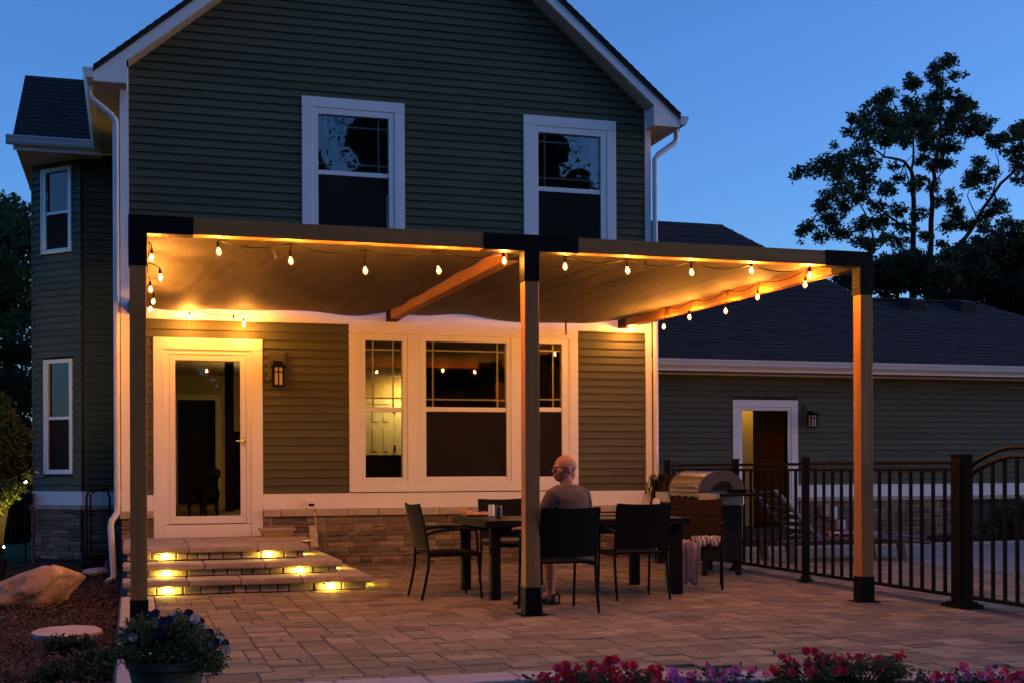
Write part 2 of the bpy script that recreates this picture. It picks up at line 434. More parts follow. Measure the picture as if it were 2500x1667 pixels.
# soldier course along the front edge, border row round the steps and the wall
x = .22
while x < 2.2:
    l = rnd.choice([.24, .235, .245]); pav.append((x + l / 2, 7.255, l, .15)); x += l
x = .3
while x < 2.3:
    pav.append((x + .1, 12.56, .2, .095)); x += .2
field(6.98, 9.6, 5.9, 16.8, seed=9)
vis = sorted(pav, key=lambda p: (p[1] + .25 * p[0], p[0]))
vis = [p for p in vis if p[0] < .72 * p[1] - .1]
single = set(vis[:276])
joined = MB(); tones = []
q = random.Random(12)
for p in pav:
    x, y, w, l = p
    z = q.uniform(-.004, .004); rx, ry, rz = q.gauss(0, .006), q.gauss(0, .006), q.gauss(0, .009)
    gp = .0045
    if p in single:
        inst('paver', paver_mesh(w - gp, l - gp), patio, (x, y, z), (rx, ry, rz))
    else:
        me = paver_mesh(w - gp, l - gp); T = Matrix.Translation((x, y, z)) @ Matrix.Rotation(rz, 4, 'Z') @ Matrix.Rotation(rx, 4, 'X') @ Matrix.Rotation(ry, 4, 'Y')
        joined.add([T @ v.co for v in me.vertices], [tuple(f.vertices) for f in me.polygons]); tones.append(len(me.polygons))
jo = joined.build('paver_field', M_['paver'], patio); jo['kind'] = 'stuff'
at = jo.data.attributes.new('tone', 'FLOAT', 'FACE'); vals = []
for n in tones:
    t = q.random(); vals += [t] * n
at.data.foreach_set('value', vals)
fd = MB(); fd.add([(9.6, 7.3, -.004), (16, 7.3, -.004), (16, 17.1, -.004), (9.6, 17.1, -.004)], [(0, 1, 2, 3)])
dm = pbr('distant pavers', (.24, .19, .165), .8, .25, 4, .2, 30)
fd.build('pool_deck', dm, patio)
# pale border stones at the left edge and along the front wall
wall_cap = thing('retaining_wall', 'low block retaining wall with pale cap stones along the patio edge', 'retaining wall', (0, 6.9, -.4))
y = 7.0
k = 0
while y < 12.5:
    l = rnd.choice([.30, .36, .42])
    b = MB(); b.box(-.085, .205, y + .003, min(y + l, 12.52) - .003, -.09, .012); o = b.build('cap_stone', M_['pale'], wall_cap, bevel=.012)
    y += l
b = MB(); b.box(-.06, .19, 6.9, 12.55, -.42, -.092); b.build('wall_core', M_['joint'], wall_cap)
x = .215
while x < 2.15:
    l = rnd.choice([.36, .44, .52]); x2 = min(x + l, 2.2)
    b = MB(); b.box(x + .003, x2 - .003, 6.86, 7.172, -.09, .010); b.build('cap_stone', M_['pale'], wall_cap, bevel=.014)
    x += l
TD = Matrix.Translation((2.2, 7.172, 0)) @ Matrix.Rotation(-math.atan(.34), 4, 'Z'); x = .0
while x < 4.6:
    l = rnd.choice([.36, .44, .52])
    for za, zb, ya, nm, mt in ((-.09, .010, -.31, 'cap_stone', 'pale'), (-.40, -.092, -.29, 'wall_block', 'wall_block')):
        b = MB(TD); b.box(x + .003, x + l - .003, ya, -.002 if nm == 'cap_stone' else -.02, za, zb); b.build(nm, M_[mt], wall_cap, bevel=.014)
    sc_ = MB(TD); sc_.box(x + .003, x + l / 2 - .003, .002, .15, -.05, .0); sc_.build('paver', M_['paver'], patio); sc_ = MB(TD); sc_.box(x + l / 2 + .003, x + l - .003, .002, .15, -.05, -.001); sc_.build('paver', M_['paver'], patio)
    x += l
for zz in (-.255, -.42):
    x = -.06
    y = 6.9
    while y < 12.4:
        l = rnd.choice([.22, .3, .38]); b = MB(); b.box(-.072, -.058, y + .004, y + l - .004, zz + .003, zz + .158); b.build('wall_block', M_['wall_block'], wall_cap); y += l

# ------------------------------------------------------------------ wall pieces
def board(T, x0, x1, z0, z1, xa=None, xb=None):
    """one lapped siding board; optional shorter top edge (xa..xb) below a rake"""
    xa = x0 if xa is None else xa; xb = x1 if xb is None else xb
    b = MB(T); zt = z1 + .010
    yb, yt = -.027, -.002
    zl = z0 + .020; f = (zl - z0) / (zt - z0); a2 = x0 + (xa - x0) * f; b2 = x1 + (xb - x1) * f
    # butt lip 5 mm thick with a shadow groove behind it
    b.add([(x0, yb, z0), (x1, yb, z0), (x1, yb + .006, z0), (x0, yb + .006, z0), (a2, yb + .006, zl), (b2, yb + .006, zl), (b2, 0, zl), (a2, 0, zl),
           (xa, yt, zt), (xb, yt, zt), (xb, 0, zt), (xa, 0, zt)],
          [(0, 1, 2, 3)[::-1], (3, 2, 5, 4)[::-1], (4, 5, 6, 7)[::-1], (0, 1, 9, 8), (8, 9, 10, 11), (7, 6, 10, 11)[::-1], (0, 8, 11, 7, 4, 3), (1, 2, 5, 6, 10, 9)])
    return b
def cut(x0, x1, z0, z1, holes):
    segs = [(x0, x1)]
    for hx0, hx1, hz0, hz1 in holes:
        if hz1 <= z0 + .03 or hz0 >= z1 - .03: continue
        n = []
        for a, b in segs:
            if hx1 <= a or hx0 >= b: n.append((a, b)); continue
            if hx0 - a > .03: n.append((a, hx0))
            if b - hx1 > .03: n.append((hx1, b))
        segs = n
    return segs
_bm = {}
def lay_boards(parent, T, x0, x1, z0, z1, pitch, holes, lim=None, phase=0, shift=(0, 0, 0)):
    z = z0 + phase
    while z < z1 - .02:
        zt = min(z + pitch, z1)
        a, b_, c, d = x0, x1, x0, x1
        if lim:
            a, b_ = lim(z); c, d = lim(zt + .01)
            if b_ - a < .1 or d <= c: break
        for s0, s1 in cut(a, b_, z, zt, holes):
            ta = c if s0 == a else s0; tb = d if s1 == b_ else s1
            if lim:
                board(T, s0, s1, z, zt, ta, tb).build('siding_board', M_['siding'], parent)
            else:
                key = (round(s0, 3), round(s1, 3), round(zt - z, 4), id(T))
                if key not in _bm:
                    me = board(T, s0, s1, 0, zt - z).mesh('siding_board'); fixnormals(me); me.materials.append(M_['siding']); _bm[key] = me
                inst('siding_board', _bm[key], parent, (0, 0, z) if parent.type != 'EMPTY' else (0, 0, z))
        z += pitch
def holes_wall(T, x0, x1, z0, z1, y0, y1, holes):
    b = MB(T)
    xs = sorted(set([x0, x1] + [h[0] for h in holes] + [h[1] for h in holes]))
    for a, c in zip(xs[:-1], xs[1:]):
        if c <= x0 or a >= x1: continue
        hs = sorted([h for h in holes if h[0] < c - 1e-6 and h[1] > a + 1e-6], key=lambda h: h[2])
        z = z0
        for h in hs:
            if h[2] > z: b.box(a, c, y0, y1, z, h[2])
            z = h[3]
        if z < z1: b.box(a, c, y0, y1, z, z1)
    return b

def sash_window(parent, T, outer, units, casing, name='window', depth=.075, pane='glass', low_screen=True, sill=True, label=None):
    """casing boards round an opening, one frame with two sashes per unit, muntins, panes and an insect screen"""
    X0, X1, Z0, Z1 = outer
    cw = casing
    w = MB(T)
    y0 = -.032
    w.box(X0, X0 + cw, y0, .02, Z0, Z1 - cw); w.box(X1 - cw, X1, y0, .02, Z0, Z1 - cw)
    w.prism([(X0, Z1), (X0, Z1 - cw + .002), (X0 + cw, Z1 - cw), (X1 - cw, Z1 - cw), (X1, Z1 - cw + .002), (X1, Z1)], y0 - .001, .02)
    w.box(X0 + cw, X1 - cw, y0, .02, Z0, Z0 + cw)
    win = w.build(name, M_['trim'], parent, bevel=.004)
    if label: win['label'] = label
    for (a, b_, zs0, zs1, ga, gb, g1b, g1t, g0b, g0t, vs, hs) in units:
        f = MB(T)
        yf = -.022
        f.box(a, ga, yf, depth, zs0, zs1); f.box(gb, b_, yf, depth, zs0, zs1)
        f.box(ga, gb, yf, depth, g1t, zs1); f.box(ga, gb, yf, depth, zs0, g0b)
        f.box(ga, gb, yf + .014, depth, g0t, g1b)
        f.build('window_frame', M_['vinyl'], win, bevel=.003)
        if vs or hs:
            m = MB(T)
            for x in vs: m.box(x - .009, x + .009, .028, .040, g1b, g1t)
            for z in hs:
                xs = [ga] + sorted(vs) + [gb]
                for p, q_ in zip(xs[:-1], xs[1:]):
                    e0 = .009 if p in vs else 0; e1 = .009 if q_ in vs else 0
                    m.box(p + e0, q_ - e1, .028, .040, z - .009, z + .009)
            m.build('muntin', M_['vinyl'], win)
        p1 = MB(T); p1.box(ga, gb, .020, .026, g1b, g1t); p1.build('pane', M_[pane], win)
        p2 = MB(T); p2.box(ga, gb, .046, .052, g0b, g0t); p2.build('pane', M_[pane], win)
        if low_screen is True or (low_screen == 'skip1' and a != units[0][0]):
            s_ = MB(T); s_.box(ga, gb, .004, .006, g0b + .012, g0t); s_.build('insect_screen', M_['screen'], win)
            s_ = MB(T); s_.box(ga, gb, -.004, .010, g0b, g0b + .012); s_.build('screen_rail', M_['vinyl'], win)
    return win

# ------------------------------------------------------------------ main house
house = thing('house', 'large olive sided gabled house with white trim and stone base', 'house', (3.3, W, 0))
T0 = Matrix.Translation((0, W, 0))
XL, XR = -.0, 6.622
def X_(u, v): return aty(u, v, W)[0]
def Z_(u, v): return aty(u, v, W)[1]
Z_BAND_T, Z_BAND_B, Z_CAP_B = Z_(850, 1202.5), Z_(850, 1240), Z_(850, 1257)
Z_FR = Z_(850, 792); PITCH = .0990
slope = .829; zs0 = 5.99
Xp = (XL + XR) / 2
# openings
D_OUT = (X_(373.5, 830), X_(640, 830), .392, Z_(500, 826))
T_OUT = (X_(851, 800), X_(1409, 809), Z_(860, 1200), Z_FR + .001)
W1 = (X_(736, 300), X_(986.5, 300), Z_(780, 604), Z_(860, 244.5))
W2 = (X_(1276.5, 300), X_(1501.7, 300), Z_(1300, 612), Z_(1390, 289.5))
holes_out = [D_OUT, T_OUT, W1, W2]
cwd = .135; cw = .128
holes_in = [(D_OUT[0] + cwd, D_OUT[1] - cwd, .40, D_OUT[3] - cwd), (T_OUT[0] + .115, T_OUT[1] - .115, T_OUT[2] + .12, T_OUT[3] - .115),
            (W1[0] + .14, W1[1] - .14, W1[2] + .14, W1[3] - .14), (W2[0] + .14, W2[1] - .14, W2[2] + .14, W2[3] - .14)]
bw = holes_wall(T0, XL - .05, XR + .05, -.05, zs0, 0.0, .14, holes_in)
bw.build('wall', M_['wall'], house)
gw = MB(); 
gw.add([(XL - .05, W + .001, zs0), (XR + .05, W + .001, zs0), (Xp, W + .001, zs0 + slope * (Xp + .02)), (XL - .05, W + .139, zs0), (XR + .05, W + .139, zs0), (Xp, W + .139, zs0 + slope * (Xp + .02))],
       [(0, 1, 2), (5, 4, 3), (0, 3, 4, 1), (1, 4, 5, 2), (2, 5, 3, 0)])
gw.build('gable_wall', M_['wall'], house)
sw = MB(); sw.box(XL - .05, XL + .09, W + .14, 27, -.2, zs0); sw.box(XR - .09, XR + .05, W + .14, 27, -.2, zs0); sw.box(XL - .05, XR + .05, 26.9, 27, -.2, zs0)
sw.build('wall', M_['siding'], house)
zph = Z_(317, 206.3); zu0 = zph - PITCH * 34
# lower boards: under the frieze
zl0 = Z_BAND_T
lay_boards(house, T0, XL, XR, zl0 + .004, Z_FR, PITCH, holes_out, phase=0)
# upper boards above the frieze (behind the canopy and up into the gable)
def gl(z):
    k = max(0.0, (z - zs0) / slope)
    return XL + k, XR - k
lay_boards(house, T0, XL, XR, zu0 + PITCH * 6, zs0 + slope * Xp, PITCH, holes_out, lim=gl)
# frieze board, water table, cap stones
fb = MB(T0); fb.box(XL, XR, -.030, 0, Z_FR, Z_FR + .30); fb.build('frieze_board', M_['trim'], house, bevel=.004)
for a, c in ((XL, D_OUT[0] - .001), (D_OUT[1] + .001, XR)):
    b = MB(T0); b.box(a, c, -.034, 0, Z_BAND_B, Z_BAND_T); b.build('water_table', M_['trim'], house, bevel=.004)
xs = [-.12, D_OUT[0] - .002]
b = MB(T0); b.box(xs[0], xs[1], -.095, 0, Z_CAP_B, Z_BAND_B - .002); b.build('cap_stone', M_['capstone'], house, bevel=.012)
x = D_OUT[1] + .002; first = True
while x < XR + .1:
    l = .21 if first else .40 + rnd.uniform(-.02, .02); first = False
    x2 = min(x + l, XR + .12)
    b = MB(T0); b.box(x + .003, x2 - .003, -.095 + rnd.uniform(-.004, .004), 0, Z_CAP_B + rnd.uniform(-.004, .004), Z_BAND_B - .002); b.build('cap_stone', M_['capstone'], house, bevel=.012)
    x = x2
# corner boards
for a, c in ((-.10, 0.0), (XR, XR + .085)):
    b = MB(T0); b.box(a, c, -.036, .10, Z_BAND_B, zs0 - .0); b.build('corner_board', M_['trim'], house, bevel=.004)
# ledge stone veneer
SM = []
def stone_mesh(l, h, seed):
    q = random.Random(seed); b = MB(); nx = 3
    vs = []; fs = []
    for j in range(3):
        for i in range(nx + 1):
            fx, fz = i / nx, j / 2
            edge = (i in (0, nx)) or (j in (0, 2))
            y = -(.022 if edge else .032) - q.uniform(0, .012)
            vs.append((l * fx + (q.uniform(-.006, .006) if 0 < i < nx else 0), y, h * fz + (q.uniform(-.004, .004) if 0 < i < nx else 0)))
    n = len(vs)
    for j in range(2):
        for i in range(nx):
            k = j * (nx + 1) + i; fs.append((k, k + 1, k + nx + 2, k + nx + 1))
    ring = list(range(nx + 1)) + [(nx + 1) * 1 + nx, (nx + 1) * 2 + nx] + [(nx + 1) * 2 + i for i in range(nx - 1, -1, -1)] + [nx + 1]
    bk = [(vs[i][0], 0, vs[i][2]) for i in ring]; m0 = len(vs); vs += bk
    for i in range(len(ring)):
        j = (i + 1) % len(ring); fs.append((ring[i], m0 + i, m0 + j, ring[j]))
    b.add(vs, fs); me = b.mesh('stone'); fixnormals(me); me.materials.append(M_['stone']); return me
def veneer(parent, T, x0, x1, z0, z1, holes=(), seed=2, maxn=300, zmax=None):
    back = MB(T); back.box(x0, x1, -.012, -.0005, z0, z1); bk = back.build('stone_veneer', M_['joint'], parent)
    q = random.Random(seed); z = z0; n = 0; row = 0
    cache = {}
    while z < z1 - .01:
        h = q.choice([.045, .055, .07, .07, .085, .10]); h = min(h, z1 - z)
        if z1 - z - h < .03: h = z1 - z
        x = x0 - q.uniform(0, .1)
        while x < x1 - .01:
            l = q.choice([.14, .18, .24, .24, .32, .40])
            a, c = max(x, x0), min(x + l, x1)
            ok = not any(h_[0] < c and h_[1] > a and h_[2] < z + h and h_[3] > z for h_ in holes)
            if c - a > .03 and ok:
                parts = [(z, h)] if (h < .08 or q.random() < .7) else [(z, h * .5), (z + h * .5, h * .5)]
                for zz, hh in parts:
                    key = (round(c - a, 2), round(hh, 3), q.randrange(3))
                    if key not in cache: cache[key] = stone_mesh(c - a - .005, hh - .005, q.random())
                    o = bpy.data.objects.new('stone', cache[key]); C.objects.link(o); o.parent = bk
                    o.matrix_local = T @ Matrix.Translation((a + .0025, -.010 - q.uniform(0, .016), zz + .0025))
                    n += 1
            x += l
        z += h; row += 1
    return bk
Z_CAP = Z_CAP_B
veneer(house, T0, -.10, D_OUT[0] - .003, -.02, Z_CAP - .002, seed=4)
veneer(house, T0, D_OUT[1] + .003, XR + .08, -.02, Z_CAP - .002, seed=8)
# small course of light stones where the patio meets the wall
# triple window: three units
def unit(a, b_, zt, zb, ga, gb, v):
    return None
zf1, zf0 = Z_(936, 813.0), Z_(936, 1172)
def U(ul, ur, gl_, gr, vs, hs, vg=(831.5, 993, 1004, 1164)):
    um = (gl_ + gr) / 2
    return (X_(ul, 1000), X_(ur, 1000), zf0, zf1, X_(gl_, 1000), X_(gr, 1000), Z_(um, vg[1]), Z_(um, vg[0] + (um - 936) * .018), Z_(um, vg[3]), Z_(um, vg[2]),
            [X_(q_, 1000) for q_ in vs], [Z_(um, h_ + (um - 936) * .012) for h_ in hs])
units = [U(880, 994, 891.5, 982.5, (911.7, 961), (852.5, 970)), U(1023.5, 1246, 1039.5, 1235.8, (1058.5, 1216), (853.5, 972)), U(1271, 1386, 1283, 1371, (1302, 1352), (850, 969))]
trip = sash_window(house, T0, T_OUT, units, 
    .112, 'window', low_screen='skip1', label='wide triple window with prairie grids beside the dining table')
ml = MB(T0)
for a, c in ((994.5, 1023), (1246.5, 1270.5)):
    ml.box(X_(a, 1000), X_(c, 1000), -.030, .05, T_OUT[2] + .112, T_OUT[3] - .112)
# fill between casing and frames
ml.box(T_OUT[0] + .112, X_(879.8, 1000), -.026, .05, T_OUT[2] + .112, T_OUT[3] - .112); ml.box(X_(1386.2, 1000), T_OUT[1] - .112, -.026, .05, T_OUT[2] + .112, T_OUT[3] - .112)
for a, c in ((880, 994), (1023.5, 1246), (1271, 1386)):
    ml.box(X_(a, 1000), X_(c, 1000), -.026, .05, zf1, T_OUT[3] - .112); ml.box(X_(a, 1000), X_(c, 1000), -.026, .05, T_OUT[2] + .112, zf0)
ml.build('mullion', M_['trim'], trip, bevel=.003)
# upper windows
def upper(outer, gl_, gr, vt, vm1, vm2, vs, hs, lab):
    um = (gl_ + gr) / 2
    h = Z_(um, vt) - Z_(um, vm1)
    u_ = (outer[0] + cw, outer[1] - cw, outer[2] + cw, outer[3] - cw, X_(gl_, 300), X_(gr, 300), Z_(um, vm1), Z_(um, vt), Z_(um, vm2) - h, Z_(um, vm2), [X_(q_, 300) for q_ in vs], [Z_(um, q_) for q_ in hs])
    return sash_window(house, T0, outer, [u_], cw, 'window', pane='glass_w', label=lab)
upper(W1, 776, 948, 285, 420, 431, (797, 925), (310, 401), 'upper window nearer the left corner of the house')
upper(W2, 1313, 1465, 329.5, 460, 471, (1331, 1446), (349, 437), 'upper window nearer the right corner of the house')
um = MB(); 
for w_ in (W1, W2):
    um.box(w_[0] + .05, w_[1] - .05, W + .142, W + .9, w_[2] + .05, w_[2] + .06); um.box(w_[0] + .05, w_[1] - .05, W + .9, W + .91, w_[2] + .05, w_[3] - .05)
    um.box(w_[0] + .05, w_[1] - .05, W + .142, W + .9, w_[3] - .06, w_[3] - .05)
um.build('upper_room', M_['dark'], house)
# storm door
d = MB(T0)
X0, X1, Z0, Z1 = D_OUT
cl, cr_ = X_(401.5, 1000), X_(613, 1000); zc = Z_(500, 854)
d.box(X0, cl, -.036, .02, Z0, zc); d.box(cr_, X1, -.036, .02, Z0, zc)
d.prism([(X0, zc + .001), (X1, zc + .001), (X1, Z1), (X0, Z1)], -.037, .02)
door = d.build('door', M_['trim'], house, bevel=.004)
door['label'] = 'white full view storm door above the stone steps'
zl1, zl0_ = Z_(507, 866), Z_(507, 1277.5); xl0, xl1 = X_(413.5, 1000), X_(600.5, 1000)
d = MB(T0); d.box(cl, xl0, -.024, .05, zl0_, zc); d.box(xl1, cr_, -.024, .05, zl0_, zc); d.box(xl0, xl1, -.024, .05, zl1 + .004, zc)
d.build('door_jamb', M_['vinyl'], door, bevel=.003)
d = MB(T0); d.box(cl + .002, cr_ - .002, -.030, .05, Z0, zl0_ - .008); d.build('kick_board', M_['trim'], door, bevel=.003)
gx0, gx1, gz0, gz1 = X_(428, 1000), X_(586.3, 1000), Z_(507, 1258), Z_(507, 879.5)
d = MB(T0); e = .006
d.box(xl0 + .003, gx0, -.018, .02, zl0_ + .006, zl1); d.box(gx1, xl1 - .003, -.018, .02, zl0_ + .006, zl1); d.box(gx0, gx1, -.018, .02, gz1, zl1); d.box(gx0, gx1, -.018, .02, zl0_ + .006, gz0)
d.build('door_leaf', M_['vinyl'], door, bevel=.003)
d = MB(T0); d.box(gx0, gx1, .0, .006, gz0, gz1); d.build('pane', M_['glass'], door)
hx, hz = aty(596, 1076, W)
d = MB(T0); d.box(hx - .018, hx + .018, -.030, -.018, hz - .05, hz + .055); d.tube([(hx, -.03, hz + .01), (hx, -.065, hz + .01), (hx - .05, -.07, hz - .003), (hx - .10, -.062, hz + .008)], .009, 8)
d.build('handle', M_['steel'], door, smooth=True)
# roof
ov = .30; ey0 = W - ov; exL, exR = -.39, XR + .39
th = .16
def zr(x):  # soffit plane height
    return zs0 + slope * (x if x < Xp else XR - x)
b = MB()
for sgn in (0, 1):
    xe = exL if sgn == 0 else exR
    ze = zr(xe)
    pts = [(xe, ze + th), (Xp, zr(Xp) + th), (Xp, zr(Xp) + th + .05), (xe, ze + th + .05)]
    if sgn: pts = pts[::-1]
    bb = MB(); bb.prism(pts, ey0 - .03, 27.3); bb.build('roof', M_['shingle'], house)
    # stepped shingle edge seen along the rake
    n = 44; eb = MB()
    for i in range(n):
        t0, t1 = i / n, (i + 1) / n
        xa, xb = xe + (Xp - xe) * t0, xe + (Xp - xe) * t1
        za, zb = zr(xa) + th + .051, zr(xb) + th + .051
        eb.add([(xa, ey0 - .045, za + .006), (xb, ey0 - .045, zb - .0005), (xb, 27.2, zb - .0005), (xa, 27.2, za + .006), (xa, ey0 - .045, za + .022), (xb, ey0 - .045, zb + .012), (xb, 27.2, zb + .012), (xa, 27.2, za + .022)],
               [(3, 2, 1, 0), (4, 5, 6, 7), (0, 1, 5, 4), (1, 2, 6, 5), (2, 3, 7, 6), (3, 0, 4, 7)])
    kind(eb.build('shingle_courses', M_['shingle'], house), 'stuff')
    # rake board and its soffit
    rb = MB(); xi = 0.0 if sgn == 0 else XR
    pts = [(xi - .02 if not sgn else xi + .02, zr(xi) ), (Xp, zr(Xp)), (Xp, zr(Xp) + th - .002), (xe, ze + th - .002), (xe, ze + .0), (xe, 5.72), (-.02 if not sgn else XR + .02, 5.72)]
    if sgn: pts = pts[::-1]
    rb.prism(pts, ey0, ey0 + .03); rb.build('rake_board', M_['trim'], house)
    # soffit boards along the rake
    n = 30; L_ = math.hypot(Xp, zr(Xp) - zs0)
    for i in range(n):
        xa = xi + (Xp - xi) * i / n; xb = xi + (Xp - xi) * (i + .97) / n
        sb = MB(); sb.add([(xa, ey0 + .031, zr(xa)), (xb, ey0 + .031, zr(xb)), (xb, W - .001, zr(xb)), (xa, W - .001, zr(xa)), (xa, ey0 + .031, zr(xa) + .02), (xb, ey0 + .031, zr(xb) + .02), (xb, W - .001, zr(xb) + .02), (xa, W - .001, zr(xa) + .02)],
                          [(3, 2, 1, 0), (4, 5, 6, 7), (0, 1, 5, 4), (1, 2, 6, 5), (2, 3, 7, 6), (3, 0, 4, 7)])
        sb.build('soffit_panel', M_['soffit'], house)
    # eave soffit, return side and fascia
    xo, xw = (xe + .004, -.02) if not sgn else (XR + .02, xe - .004)
    eb = MB(); eb.box(xo, xw, ey0 + .031, 27, 5.725, 5.74); eb.build('eave_soffit', M_['soffit'], house)
    eb = MB(); xk = -.035 if not sgn else XR + .022
    eb.box(xk, xk + .013, ey0 + .031, W - .037, 5.741, zr(xi) - .003); eb.build('return_side', M_['trim'], house)
    eb = MB(); xk = xe if not sgn else xe - .02
    eb.box(xk, xk + .02, ey0 + .032, 27, 5.742, ze + th - .004); eb.build('fascia', M_['trim'], house)
    # gutter
    gp = [(0, 0), (.075, 0), (.095, .03), (.10, .06), (.118, .10), (.118, .115), (.108, .115), (.104, .10), (.088, .062), (.083, .034), (.07, .012), (.006, .012), (.006, .12), (0, .12)]
    gp = [(exL - .002 - x if not sgn else exR + .002 + x, 5.752 + z) for x, z in gp]
    gm = MB(); gm.prism(gp if sgn else gp[::-1], ey0 - .02, 27); 
    full = [(exL - .002 - x if not sgn else exR + .002 + x, 5.752 + z) for x, z in [(0, 0), (.075, 0), (.095, .03), (.10, .06), (.118, .10), (.118, .115), (0, .115)]]
    gm.prism(full if sgn else full[::-1], ey0 - .022, ey0 - .0205)
    gm.build('gutter', M_['gutter'], house)
    xg = exL - .05 if not sgn else exR + .05; xt = -.145 if not sgn else XR + .125
    ys = W - .07
    path = [(xg, ys, 5.75), (xg, ys, 5.62), (xg + (.03 if not sgn else -.03), ys, 5.57), (xt + (-.05 if not sgn else .05), ys, 5.40), (xt, ys, 5.33), (xt, ys, 5.2), (xt, ys, .78)]
    if not sgn: path += [(xt, ys, .70), (xt - .06, ys - .03, .62), (xt - .075, ys - .04, .55), (xt - .045, ys - .04, .0), (xt - .05, ys - .06, -.07), (xt - .12, ys - .14, -.10)]
    else: path += [(xt, ys, .1)]
    dp = MB(); dp.tube(path, [.036] * len(path), 10); dp.build('downspout', M_['gutter'], house, smooth=True)
# ------------------------------------------------------------------ two storey bay at the left
bay = MB()
A = (-.66, 19.5); Bp = (A[0] - .72, A[1] + .72)
def bayprism(z0, z1, o=0.0, oy=0.0):
    k = o * .4142
    return [(-.05, A[1] - o), (A[0] - k, A[1] - o), (Bp[0] - o, Bp[1] - k), (Bp[0] - o, 23.5), (-.05, 23.5)], z0, z1
p, z0, z1 = bayprism(-.3, 5.72); bay.prism(p[::-1], z0, z1, 'z')
bayo = bay.build('bay', M_['wall'], house)
Tb = Matrix(((.70711, .70711, 0, Bp[0]), (-.70711, .70711, 0, Bp[1]), (0, 0, 1, 0), (0, 0, 0, 1)))
Tf = Matrix.Translation((A[0], A[1], 0))
BL = .72 * math.sqrt(2)
def bayat(u, v):   # pixel to (along the angled face, height)
    X, Y, Z = _ray(u, v)
    # plane through A with normal (-1,-1)
    k = (A[0] + A[1]) / (X + Y)
    x, y, z = X * k, Y * k, EYE + Z * k
    return (x - Bp[0]) * .70711 - (y - Bp[1]) * .70711, z
bzb, bzt, bzc = bayat(150, 1231)[1], bayat(150, 1198)[1], bayat(150, 1243)[1]
bw_ = []
for (ul, ur, vt, vb, rail, gl0, gr0, nm) in ((104, 178.5, 410, 618, (516, 523), 115, 169, 'upper bay window'), (108.5, 179, 876, 1156, (1016, 1023), 118.5, 170, 'lower bay window')):
    um = (ul + ur) / 2
    o = (bayat(ul, 800)[0], bayat(ur, 800)[0], bayat(um, vb)[1], bayat(um, vt)[1]); bw_.append(o)
    ga, gb = bayat(gl0, 800)[0], bayat(gr0, 800)[0]
    m1, m0 = bayat(um, rail[0])[1], bayat(um, rail[1])[1]
    gt, gb_ = o[3] - .055, o[2] + .055
    u_ = (o[0] + .03, o[1] - .03, o[2] + .03, o[3] - .03, ga, gb, m1, gt, gb_, m0, [ga + (gb - ga) * .78, ga + (gb - ga) * .22], [gt - (gt - m1) * .18, m1 + (gt - m1) * .18])
    w_ = sash_window(bayo, Tb, o, [u_], .03, 'window', depth=.02, label=nm)
    cb_ = MB(Tb); cb_.box(ga, gb, .07, .09, gb_, gt); cb_.build('curtain', M_['interior'] if nm[0] == 'l' else M_['dark'], w_)
# the bay body must be open behind the glass: rebuild its shell as walls
me = bayo.data; me.clear_geometry()
sh = MB(); hh = [(o[0] + .04, o[1] - .04, o[2] + .04, o[3] - .04) for o in bw_]
hb = holes_wall(Tb, 0, BL, -.3, 5.72, 0.0, .02, hh)
sh.add(hb.v, hb.f); sh.box(A[0] + .0, -.05, A[1], A[1] + .1, -.3, 5.72); sh.box(Bp[0], Bp[0] + .08, Bp[1], 23.5, -.3, 5.72)
me.from_pydata(sh.v, [], sh.f); me.update(); fixnormals(me)
lay_boards(bayo, Tb, .03, BL - .03, bzt, 5.70, PITCH, [o for o in bw_])
lay_boards(bayo, Tf, .03, -A[0] - .05, bzt, 5.70, PITCH, [])
for T_, l in ((Tb, 0.0), (Tb, BL - .03)):
    b = MB(T_); b.box(l, l + .03, -.024, 0, bzt, 5.715); b.build('corner_board', M_['siding'], bayo)
b = MB(); p, z0, z1 = bayprism(bzb, bzt, .026); b.prism(p[::-1], z0, z1, 'z'); b.build('water_table', M_['trim'], bayo)
b = MB(); p, z0, z1 = bayprism(bzc, bzb - .002, .085); b.prism(p[::-1], z0, z1, 'z'); b.build('cap_stone', M_['capstone'], bayo, bevel=.012)
veneer(bayo, Tb, .0, BL, -.10, bzc - .002, seed=21)
veneer(bayo, Tf, .02, -A[0] - .06, -.10, bzc - .002, seed=23)
# bay roof, soffit, gutter
E0, EZ = 19.05, 5.80
RX0, RX1 = -1.50, -.20
ry, rz_ = 20.62, 7.14
b = MB(); b.add([(RX0 - .06, E0, EZ), (RX1, E0, EZ), (RX1, ry, rz_), (RX0, ry, rz_), (RX0 - .06, E0, EZ + .07), (RX1, E0, EZ + .07), (RX1, ry, rz_ + .07), (RX0, ry, rz_ + .07)],
                [(3, 2, 1, 0), (4, 5, 6, 7), (0, 1, 5, 4), (1, 2, 6, 5), (2, 3, 7, 6), (3, 0, 4, 7)])
b.add([(RX0, ry, rz_), (RX1, ry, rz_), (RX1, 22.2, EZ), (RX0 - .06, 22.2, EZ), (RX0, ry, rz_ + .07), (RX1, ry, rz_ + .07), (RX1, 22.2, EZ + .07), (RX0 - .06, 22.2, EZ + .07)],
                [(3, 2, 1, 0), (4, 5, 6, 7), (0, 1, 5, 4), (1, 2, 6, 5), (2, 3, 7, 6), (3, 0, 4, 7)])
b.add([(RX0 + .01, E0 + .1, EZ), (RX0 + .01, 22.1, EZ), (RX0 + .01, ry, rz_)], [(0, 1, 2)])
b.build('bay_roof', M_['shingle'], bayo)
b = MB(); nrow = 16; q = random.Random(5)
